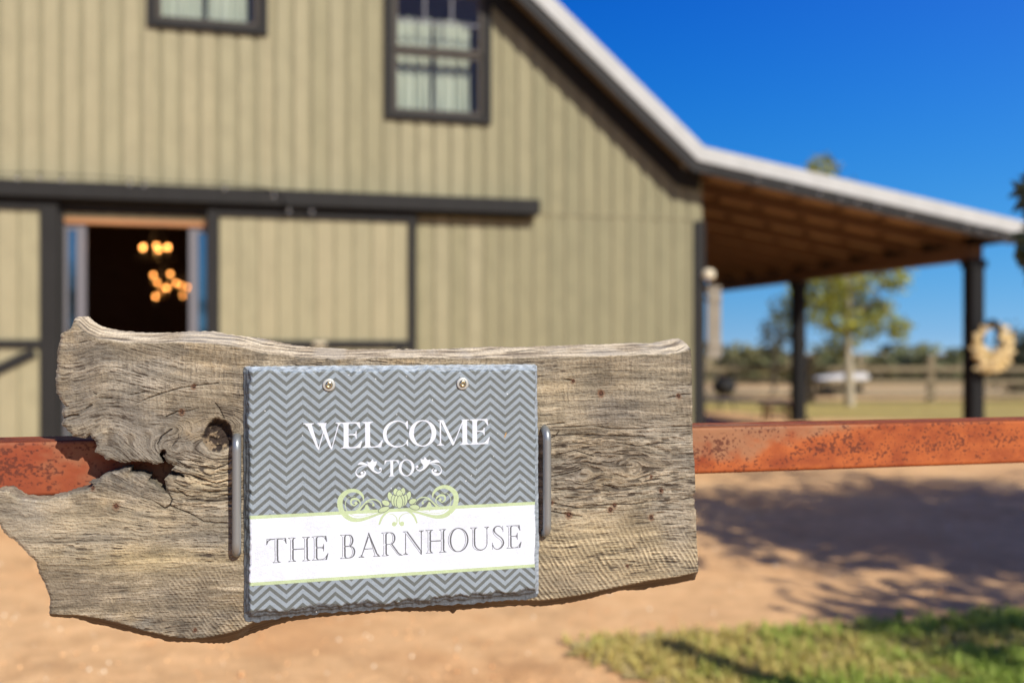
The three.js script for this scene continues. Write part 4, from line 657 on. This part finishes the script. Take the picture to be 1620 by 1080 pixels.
{
  // ------------------------------------------------------------ the printed slate
  const onS = (u, v) => onPlane(u, v, TB + TS, ZR);
  const OUT = [[385, 581], [389, 579.5], [480, 578.5], [560, 578], [640, 577.5], [730, 576.5], [800, 576], [846, 576], [849.5, 579], [850, 640], [851, 700], [851.5, 760], [852, 800], [853, 850], [852.5, 900], [852, 938], [849, 944], [836, 947.5], [790, 950], [740, 955], [700, 957], [660, 959.5], [620, 962], [570, 966], [520, 969], [470, 974], [430, 979], [404, 984.5], [388, 982], [385.5, 975], [386, 900], [385.5, 820], [385, 700], [385, 640]];
  const ring = [], r = rng(9); OUT.forEach(([a, b], i) => { const [c, d] = OUT[(i + 1) % OUT.length], L = Math.hypot(c - a, d - b), n = Math.max(1, Math.round(L / 5)), bot = b > 944 && d > 944, amp = bot ? 1.8 : a < 392 ? 0.7 : 0.6; for (let k = 0; k < n; k++) { const t = k / n, o = k ? (r() - 0.5) * 2 * amp : 0; ring.push([lerp(a, c, t) - (d - b) / L * o, lerp(b, d, t) + (c - a) / L * o]); } });
  const EDGE = segs([...ring, ring[0]]);
  const inRing = parity(EDGE);
  const near = (u, v) => u < 415 || u > 830 || v < 612 || v > 915;
  const sdf = (u, v) => { if (!near(u, v)) return -30; let d = 99; for (const s of EDGE) d = Math.min(d, segDist(u, v, s)); return inRing(u, v) ? -d : d; };
  // how wide the knapped edge is on each side, uneven
  const bevel = (u, v) => {
    const T = (10.5 + 5.5 * (fbm(u / 26, 7, 3) - 0.5) * 2 + 3 * (n2(u / 5, 2) - 0.5)), L = 10.5 + 7 * (fbm(v / 40, 3, 2) - 0.5) + 3 * (n2(v / 6, 8) - 0.5), Rr = 4.6 + 4 * (fbm(v / 22, 9, 2) - 0.5), B = 12 + 14 * (fbm(u / 34, 13, 3) - 0.5) + 5 * (n2(u / 7, 4) - 0.5);
    const top = 577.5 + (u - 620) * -0.009, bt = 961 + (u - 620) * -0.085;
    return [clamp((v - top) / Math.max(3, T)), clamp((u - 385) / Math.max(3, L)), clamp((851 - u) / Math.max(2, Rr)), clamp((bt - v) / Math.max(4, B))];
  };
  const depth = (u, v) => {
    if (!near(u, v)) return 0; const b = bevel(u, v), chip = fbm(u / 15, v / 6, 3), chip2 = fbm(u / 6, v / 18, 3);
    const step = (t, c) => { const q = clamp(t + 0.5 * (c - 0.5)); const s = Math.floor(q * 2.6) / 2.6; return lerp(q, s, 0.6); };
    let d = 0; const fin = (t) => (t >= 1 ? 1 : t); d -= (1 - fin(step(b[0], chip))) * 0.0072 * (b[0] < 1); d -= (1 - fin(step(b[1], chip2))) * 0.0078 * (b[1] < 1); d -= (1 - fin(step(b[2], chip2))) * 0.006 * (b[2] < 1); d -= (1 - fin(step(b[3], chip))) * 0.0085 * (b[3] < 1);
    return Math.max(d, -0.0086) ;
  };
  const X0 = onS(380, 990)[0], X1 = onS(858, 570)[0], Y1 = Math.max(onS(380, 570)[1], onS(858, 570)[1]), Y0 = onS(380, 992)[1], CW = 1664, CH = Math.round(CW * (Y1 - Y0) / (X1 - X0));
  const cv = document.createElement('canvas'); cv.width = CW; cv.height = CH; const g = cv.getContext('2d');
  const toC = (u, v) => { const [x, y] = onS(u, v); return [(x - X0) / (X1 - X0) * CW, (Y1 - y) / (Y1 - Y0) * CH]; };
  const S = (c) => `rgb(${c.map((q) => Math.round(toS(q))).join(',')})`;
  const LIGHT = [0.215, 0.262, 0.31], DARK = [0.088, 0.102, 0.103], WHITE = [0.545, 0.59, 0.69], GREEN = [0.37, 0.46, 0.28], INK = [0.085, 0.092, 0.105], SLATE = [0.235, 0.275, 0.325];
  g.fillStyle = S(LIGHT); g.fillRect(0, 0, CW, CH);
  // chevrons
  { const a = toC(426.5, 672), b = toC(822.4, 658), PX = (b[0] - a[0]) / 8, c = toC(455, 600), d = toC(455, 743), PY = (d[1] - c[1]) / 10, e = toC(455, 622), f = toC(455, 600), amp = e[1] - f[1], th = PY * 0.46;
    g.fillStyle = S(DARK); const k0 = -Math.ceil(a[1] / PY) - 4;
    for (let k = k0; a[1] + k * PY < CH + 200; k++) { const y = a[1] + k * PY; g.beginPath(); for (let i = -3; i < 26; i++) g.lineTo(a[0] + (i - 0) * PX / 2, y - th / 2 + (Math.abs(i) % 2 ? amp : 0)); for (let i = 25; i >= -3; i--) g.lineTo(a[0] + i * PX / 2, y + th / 2 + (Math.abs(i) % 2 ? amp : 0)); g.fill(); } }
  // white band with green borders
  const L0 = toC(375, 819.5), L1 = toC(862, 795), L2 = toC(375, 925.5), L3 = toC(862, 893.5), lw = 5.2 * CW / 478;
  g.fillStyle = S(WHITE); g.beginPath(); g.moveTo(...L0); g.lineTo(...L1); g.lineTo(...L3); g.lineTo(...L2); g.fill();
  g.strokeStyle = S(GREEN); g.lineWidth = lw; for (const [p, q] of [[L0, L1], [L2, L3]]) { g.beginPath(); g.moveTo(...p); g.lineTo(...q); g.stroke(); }

  // letters, drawn as thick and thin strokes with bracketed feet; one unit is the height of a capital
  let TH = 0.135, HL = 0.032;
  const G = (c) => {
    const poly = (...p) => { c.beginPath(); p.forEach(([x, y], i) => (i ? c.lineTo(x, y) : c.moveTo(x, y))); c.closePath(); c.fill(); };
    const foot = (x, t, y, s = 0.085) => { const d = y > 0.5 ? -1 : 1; c.beginPath(); c.moveTo(x - s, y); c.lineTo(x + t + s, y); c.lineTo(x + t + s, y + d * 0.028); c.quadraticCurveTo(x + t + 0.01, y + d * 0.035, x + t, y + d * 0.11); c.lineTo(x, y + d * 0.11); c.quadraticCurveTo(x - 0.01, y + d * 0.035, x - s, y + d * 0.028); c.closePath(); c.fill(); };
    const stem = (x, t = TH, a = 0, b = 1, top = true, bot = true) => { c.fillRect(x, a, t, b - a); if (bot) foot(x, t, a); if (top) foot(x, t, b); };
    const bow = (x, y0, y1, w, t = TH) => { const m = (y0 + y1) / 2, ry = (y1 - y0) / 2; c.beginPath(); c.moveTo(x, y0); c.lineTo(x + w * 0.45, y0); c.bezierCurveTo(x + w * 1.19, y0, x + w * 1.19, y1, x + w * 0.45, y1); c.lineTo(x, y1); c.lineTo(x, y1 - HL); c.lineTo(x + w * 0.4, y1 - HL); c.bezierCurveTo(x + (w - t) * 1.18, y1 - HL, x + (w - t) * 1.18, y0 + HL, x + w * 0.4, y0 + HL); c.lineTo(x, y0 + HL); c.closePath(); c.fill(); };
    const ringO = (cx, rx, t) => { c.beginPath(); c.ellipse(cx, 0.5, rx, 0.522, 0, 0, 7); c.ellipse(cx, 0.5, rx - t, 0.522 - HL, 0, 0, 7); c.fill('evenodd'); };
    const armT = (x0, x1, d) => { poly([x0, 1], [x1, 1], [x1 + 0.03, 1 - d], [x1 - 0.0, 1 - d], [x1 - 0.1, 1 - HL * 1.6], [x1 - 0.18, 1 - HL], [x0, 1 - HL]); };
    const armB = (x0, x1, d) => { poly([x0, 0], [x1, 0], [x1 + 0.06, d], [x1 + 0.03, d], [x1 - 0.1, HL * 2], [x1 - 0.2, HL], [x0, HL]); };
    return {
      H: () => { stem(0.1); stem(0.66); c.fillRect(0.2, 0.49, 0.5, HL * 1.2); return 0.9; },
      T: () => { stem(0.33, TH, 0, 1, false); c.fillRect(0.06, 1 - HL * 1.2, 0.68, HL * 1.2); poly([0.02, 1], [0.2, 1], [0.2, 1 - HL], [0.09, 0.9], [0.03, 0.76], [0.0, 0.76]); poly([0.78, 1], [0.6, 1], [0.6, 1 - HL], [0.71, 0.9], [0.77, 0.76], [0.8, 0.76]); return 0.8; },
      E: () => { stem(0.1); armT(0.15, 0.6, 0.25); armB(0.15, 0.62, 0.27); c.fillRect(0.2, 0.5, 0.28, HL); poly([0.48, 0.36], [0.505, 0.36], [0.505, 0.66], [0.48, 0.66], [0.46, 0.56], [0.38, 0.5 + HL], [0.38, 0.5], [0.46, 0.46]); return 0.7; },
      L: () => { stem(0.1); armB(0.15, 0.6, 0.28); return 0.67; },
      W: () => { for (const x of [0.06, 0.46]) { poly([x, 1], [x + TH, 1], [x + 0.4, -0.03], [x + 0.37, -0.03], [x + 0.3, 0.1]); poly([x + 0.36, -0.02], [x + 0.39, -0.02], [x + 0.63, 1], [x + 0.595, 1]); } foot(0.06, TH, 1); foot(0.46, TH, 1, 0.06); foot(1.05, 0.035, 1, 0.09); return 1.14; },
      O: () => { ringO(0.46, 0.44, TH); return 0.92; },
      C: () => { c.beginPath(); for (let k = 0; k <= 40; k++) { const a = 0.62 + k / 40 * 4.95; c.lineTo(0.46 + 0.44 * Math.cos(a), 0.5 + 0.522 * Math.sin(a)); } for (let k = 40; k >= 0; k--) { const a = 0.62 + k / 40 * 4.95; c.lineTo(0.5 + 0.365 * Math.cos(a), 0.5 + (0.522 - HL) * Math.sin(a)); } c.closePath(); c.fill(); poly([0.79, 1], [0.815, 1], [0.815, 0.68], [0.79, 0.68], [0.74, 0.84], [0.72, 0.9]); poly([0.79, 0.02], [0.815, 0.02], [0.815, 0.27], [0.79, 0.27], [0.75, 0.15]); return 0.86; },
      M: () => { stem(0.12, HL, 0, 1, false); poly([0.06, 1], [0.24, 1], [0.6, 0.06], [0.56, -0.01], [0.53, -0.01], [0.15, 0.97], [0.06, 0.972]); poly([0.545, 0.0], [0.575, 0.0], [0.92, 1], [0.88, 1]); stem(0.86, TH, 0, 1, false); poly([0.86, 1], [1.09, 1], [1.09, 0.972], [1, 0.96], [0.86, 0.9]); return 1.12; },
      B: () => { stem(0.1); bow(0.2, 0.49, 1, 0.36); bow(0.2, 0, 0.52, 0.43); return 0.71; },
      A: () => { poly([0.11, 0.02], [0.145, 0.02], [0.47, 0.92], [0.44, 1.03], [0.43, 1.03]); poly([0.4, 1.03], [0.45, 1.03], [0.84, 0], [0.69, 0]); c.fillRect(0.24, 0.33, 0.34, HL); foot(0.11, 0.035, 0, 0.1); foot(0.69, TH * 0.95, 0, 0.08); return 0.9; },
      R: () => { stem(0.1); bow(0.2, 0.47, 1, 0.4); poly([0.36, 0.48], [0.47, 0.5], [0.74, 0.1], [0.86, 0.01], [0.9, 0.0], [0.88, -0.02], [0.74, -0.01], [0.63, 0.09]); return 0.82; },
      N: () => { stem(0.14, HL, 0, 1, false); poly([0.04, 1], [0.24, 1], [0.83, 0.12], [0.83, -0.04], [0.8, -0.04], [0.13, 0.96], [0.04, 0.972]); stem(0.8, HL, 0, 1, true, false); return 0.95; },
      U: () => { foot(0.1, TH, 1); foot(0.72, HL, 1); c.beginPath(); c.moveTo(0.1, 1); c.lineTo(0.1, 0.3); c.bezierCurveTo(0.1, -0.13, 0.755, -0.13, 0.755, 0.3); c.lineTo(0.755, 1); c.lineTo(0.72, 1); c.lineTo(0.72, 0.3); c.bezierCurveTo(0.72, -0.06, 0.235, -0.06, 0.235, 0.32); c.lineTo(0.235, 1); c.closePath(); c.fill(); return 0.87; },
      S: () => { const P = [[0.52, 0.82, 0.03], [0.44, 0.955, 0.035], [0.29, 1.0, 0.04], [0.15, 0.9, 0.075], [0.15, 0.73, 0.11], [0.3, 0.56, 0.13], [0.46, 0.42, 0.13], [0.53, 0.25, 0.11], [0.45, 0.07, 0.07], [0.29, -0.003, 0.04], [0.15, 0.05, 0.035], [0.085, 0.2, 0.03]]; ribbon(c, P); poly([0.51, 1], [0.535, 1], [0.545, 0.72], [0.52, 0.72]); poly([0.055, 0.0], [0.08, 0.0], [0.085, 0.29], [0.055, 0.29]); return 0.63; },
      ' ': () => 0.36,
    };
  };
  // a stroke of changing width through points [x, y, width]
  function ribbon(c, pts) {
    const C = new THREE.CatmullRomCurve3(pts.map(([x, y, w]) => new THREE.Vector3(x, y, w * (pts.k ?? 1)))), n = pts.length * 10, L = [], R = [];
    for (let i = 0; i <= n; i++) { const p = C.getPoint(i / n), a = C.getPoint(Math.max(0, i / n - 0.004)), b = C.getPoint(Math.min(1, i / n + 0.004)); const dx = b.x - a.x, dy = b.y - a.y, l = Math.hypot(dx, dy) || 1; L.push([p.x - dy / l * p.z / 2, p.y + dx / l * p.z / 2]); R.push([p.x + dy / l * p.z / 2, p.y - dx / l * p.z / 2]); }
    c.beginPath(); [...L, ...R.reverse()].forEach(([x, y], i) => (i ? c.lineTo(x, y) : c.moveTo(x, y))); c.closePath(); c.fill();
  }
  const widthOf = (text, sp) => { const d = document.createElement('canvas').getContext('2d'), gl = G(d); let w = 0; for (const ch of text) w += gl[ch]() + sp; return w - sp; };
  const write = (c, text, p, q, cap, sp) => {                // from pixel p to pixel q along the baseline
    const a = toC(...p), b = toC(...q), w = widthOf(text, sp), L = Math.hypot(b[0] - a[0], b[1] - a[1]), top = toC(p[0], p[1] - cap), H = a[1] - top[1]; c.save(); c.translate(...a); c.rotate(Math.atan2(b[1] - a[1], b[0] - a[0])); c.scale(L / w, -H); const gl = G(c);
    for (const ch of text) { const adv = gl[ch](); c.translate(adv + sp, 0); } c.restore();
  };
  g.fillStyle = S(WHITE);
  TH = 0.155; HL = 0.044; write(g, 'WELCOME', [481, 711], [776, 702], 41.5, -0.03); write(g, 'TO', [608, 753.5], [656, 752], 25.5, -0.02);
  // open letters: an outline with a heavier right side, the middle left white
  { const mk = document.createElement('canvas'); mk.width = CW; mk.height = CH; const mc = mk.getContext('2d'); mc.fillStyle = '#fff'; TH = 0.14; HL = 0.036; write(mc, 'THE BARNHOUSE', [421, 891], [826, 866], 38.5, 0.035);
    const id = mc.getImageData(0, 0, CW, CH), src = id.data, a = new Uint8Array(CW * CH), e = new Uint8Array(CW * CH); for (let i = 0; i < a.length; i++) a[i] = src[i * 4 + 3] > 127 ? 1 : 0;
    const R = 3; for (let y = 12; y < CH - 12; y++) for (let x = 12; x < CW - 12; x++) { const i = y * CW + x; if (!a[i]) continue; let ok = 1; for (let k = -R; k <= R && ok; k++) ok = a[i + k] & a[i + k * CW]; e[i] = ok; }
    const im = g.getImageData(0, 0, CW, CH), dd = im.data, ink = INK.map(toS); for (let y = 12; y < CH - 12; y++) for (let x = 12; x < CW - 12; x++) { const i = y * CW + x; if (a[i] && !(e[i] && e[i + 6])) for (let k = 0; k < 3; k++) dd[i * 4 + k] = ink[k]; } g.putImageData(im, 0, 0); }
  // ornaments, in units of a fifth of a pixel from (520, 650)
  { g.save(); const k = toC(520, 650), kx = toC(740, 650), ky = toC(520, 840), q = (x, y) => { const p = toC(520 + x / 5.686, 650 + y / 5.686); return p; }, sc = (kx[0] - k[0]) / 220 / 5.686;
    const rib = (pts) => ribbon(g, pts.map(([x, y, w]) => [...q(x, y), w * sc])), dot = (x, y, r) => { g.beginPath(); g.arc(...q(x, y), r * sc, 0, 7); g.fill(); };
    const blob = (pts) => { const n = pts.length, P = pts.map((p) => q(...p)); g.beginPath(); g.moveTo((P[0][0] + P[n - 1][0]) / 2, (P[0][1] + P[n - 1][1]) / 2); for (let i = 0; i < n; i++) { const b = P[(i + 1) % n]; g.quadraticCurveTo(...P[i], (P[i][0] + b[0]) / 2, (P[i][1] + b[1]) / 2); } g.closePath(); g.fill(); };
    const sharp = (pts) => { g.beginPath(); pts.forEach((p, i) => (i ? g.lineTo(...q(...p)) : g.moveTo(...q(...p)))); g.closePath(); g.fill(); };
    g.fillStyle = S(WHITE);
    for (const m of [(x, y) => [x, y], (x, y) => [1258 - x, y - 20]]) {
      const mr = (pts) => pts.map(([x, y, w]) => [...m(x, y), w]);
      rib(mr([[345, 500, 4], [300, 497, 5], [262, 515, 6], [243, 550, 7], [256, 580, 14], [286, 590, 26], [316, 577, 20], [328, 552, 10], [312, 536, 4]])); dot(...m(298, 556), 13);
      blob(mr([[250, 488], [285, 455], [320, 462], [356, 492], [318, 488], [285, 480]])); rib(mr([[322, 470, 6], [360, 495, 14], [400, 535, 17], [440, 556, 12], [470, 540, 7], [472, 516, 6], [456, 508, 5]])); dot(...m(461, 521), 10);
      sharp(mr([[343, 458], [372, 460], [395, 430], [404, 456], [434, 450], [425, 487], [407, 506], [410, 540], [380, 518], [356, 490]]));
    }
    g.fillStyle = S(GREEN);
    for (const m of [(x, y) => [x, y], (x, y) => [1246 - x, y - 40 * (623 - x) / 500]]) {
      const mr = (pts) => pts.map(([x, y, w]) => [...m(x, y), w]), sw = (...p) => rib(mr(p));
      sw([313, 812, 4], [306, 768, 18], [272, 730, 28], [210, 714, 32], [150, 737, 40], [106, 790, 46], [102, 860, 46], [135, 925, 44], [200, 972, 40], [270, 980, 32], [350, 960, 26], [440, 928, 20], [530, 902, 18], [623, 884, 20]);
      sw([235, 765, 3], [178, 778, 4], [148, 830, 6], [165, 900, 6], [230, 943, 5], [330, 940, 4], [440, 905, 4]); sw([262, 828, 6], [226, 850, 10], [200, 830, 14], [206, 798, 18], [240, 788, 20], [270, 804, 14], [283, 832, 9], [268, 868, 6], [232, 882, 4]); dot(...m(243, 826), 13);
      sw([210, 907, 5], [262, 893, 20], [302, 855, 13], [350, 806, 11], [410, 795, 10], [458, 822, 10], [478, 868, 7]); sw([300, 850, 4], [345, 820, 8], [386, 818, 7], [406, 838, 6]); dot(...m(401, 846), 11); sharp(mr([[330, 846], [346, 838], [372, 888], [350, 893], [340, 930], [326, 905], [290, 912], [320, 878]]));
      sw([560, 895, 14], [520, 915, 18], [480, 955, 20], [452, 1022, 14]); sw([530, 925, 3], [580, 932, 7], [611, 965, 9], [610, 1010, 11], [592, 1030, 8]); dot(...m(588, 1017), 21);
    }
    g.strokeStyle = S(DARK); const petal = (x, y, rx0, ry, a) => { const rx = rx0 * 1.25; const p = q(x, y); g.save(); g.translate(...p); g.rotate(a); g.lineWidth = 5 * sc; g.beginPath(); g.moveTo(0, -ry * sc * 1.08); g.bezierCurveTo(rx * sc * 1.75, -ry * sc * 0.4, rx * sc * 1.2, ry * sc, 0, ry * sc); g.bezierCurveTo(-rx * sc * 1.2, ry * sc, -rx * sc * 1.75, -ry * sc * 0.4, 0, -ry * sc * 1.08); g.fill(); g.stroke(); g.restore(); };
    for (const p of [[495, 885, 17, 52, 1.25], [772, 864, 17, 46, -1.4], [512, 826, 18, 38, 0.95 - 2.1], [755, 812, 18, 36, 1.15], [553, 770, 18, 44, -0.3], [716, 762, 18, 42, 0.35], [603, 726, 18, 32, -0.12], [666, 722, 18, 32, 0.2], [634, 742, 20, 34, 0], [588, 806, 20, 52, -0.16], [682, 802, 20, 52, 0.2], [610, 812, 18, 54, -0.06], [660, 810, 18, 54, 0.08], [636, 818, 21, 56, 0]]) petal(...p);
    g.restore(); }
  // wear: the knapped edges lose the print; faint dust and scratches on the face
  const im = g.getImageData(0, 0, CW, CH), dd = im.data, rough = new Float32Array(CW * CH / 4 | 0), sl = SLATE;
  const wr = rng(44), flecks = []; for (let k = 0; k < 60; k++) flecks.push([wr() * CW, wr() * CH, 1.5 + wr() * 4]);
  for (let y = 0; y < CH; y++) for (let x = 0; x < CW; x++) {
    const i = (y * CW + x) * 4, X = X0 + (x + 0.5) / CW * (X1 - X0), Y = Y1 - (y + 0.5) / CH * (Y1 - Y0), [u, v] = offPlank(X, Y, TB + TS); const f = 0.955 + 0.05 * n2(x / 3, y / 3) + 0.05 * n2(x / 14, y / 11) + 0.05 * (n2(x / 90, y / 90) - 0.5); let m = 0;
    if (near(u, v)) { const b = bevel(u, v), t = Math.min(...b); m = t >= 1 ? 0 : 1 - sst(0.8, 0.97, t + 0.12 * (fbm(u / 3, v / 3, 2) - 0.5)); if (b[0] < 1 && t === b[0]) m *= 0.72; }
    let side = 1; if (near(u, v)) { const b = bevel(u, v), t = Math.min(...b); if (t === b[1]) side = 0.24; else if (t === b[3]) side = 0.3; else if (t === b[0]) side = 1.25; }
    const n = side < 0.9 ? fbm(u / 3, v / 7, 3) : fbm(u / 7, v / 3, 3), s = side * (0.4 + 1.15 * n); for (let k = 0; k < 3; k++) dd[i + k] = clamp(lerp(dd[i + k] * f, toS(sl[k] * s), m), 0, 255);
  }
  g.putImageData(im, 0, 0); g.fillStyle = 'rgba(225,230,235,0.75)'; for (const [x, y, q] of flecks) { g.beginPath(); g.ellipse(x, y, q, q * 0.45, x, 0, 7); g.fill(); } g.fillStyle = 'rgba(170,125,60,0.8)'; { const p = toC(799.5, 688); g.save(); g.translate(...p); g.rotate(0.35); g.beginPath(); g.ellipse(0, 0, 4, 17, 0, 0, 7); g.fill(); g.restore(); }
  const tex = new THREE.CanvasTexture(cv); tex.colorSpace = THREE.SRGBColorSpace; tex.magFilter = THREE.LinearFilter;
  const bump = boardTex(512, 512, (x, y, o) => { o[0] = tile((a, b) => fbm(a / 7, b / 7, 4), x, y, 512, 512); }, { srgb: false });
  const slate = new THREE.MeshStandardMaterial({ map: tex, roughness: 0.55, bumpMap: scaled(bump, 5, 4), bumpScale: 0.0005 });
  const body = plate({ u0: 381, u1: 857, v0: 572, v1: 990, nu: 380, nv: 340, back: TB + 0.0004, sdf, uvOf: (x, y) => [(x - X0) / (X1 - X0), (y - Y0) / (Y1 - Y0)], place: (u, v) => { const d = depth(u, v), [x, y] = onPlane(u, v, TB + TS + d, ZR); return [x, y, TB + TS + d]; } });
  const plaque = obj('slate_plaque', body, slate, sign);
  for (const [u, v] of [[520, 608.5], [731.5, 606.5]]) {       // washers and star-drive screws
    const [x, y] = onS(u, v), z = TB + TS, w = new THREE.LatheGeometry([[0.0028, 0], [0.0085, 0], [0.0088, 0.0007], [0.0083, 0.002], [0.0075, 0.0027], [0.0028, 0.0028]].map((p) => new THREE.Vector2(...p)), 28); w.rotateX(Math.PI / 2); w.translate(x, y, z); obj('washer', w, M.zincLight, plaque);
    const h = new THREE.LatheGeometry([[0.0018, 0.0034], [0.002, 0.0052], [0.0034, 0.0052], [0.0047, 0.0042], [0.005, 0.0029], [0, 0.0029]].map((p) => new THREE.Vector2(...p)), 24); h.rotateX(Math.PI / 2); h.translate(x, y, z); obj('screw', h, M.brass, plaque);
  }
}
renderer.setSize(1620, 1080);
renderer.render(scene, camera);
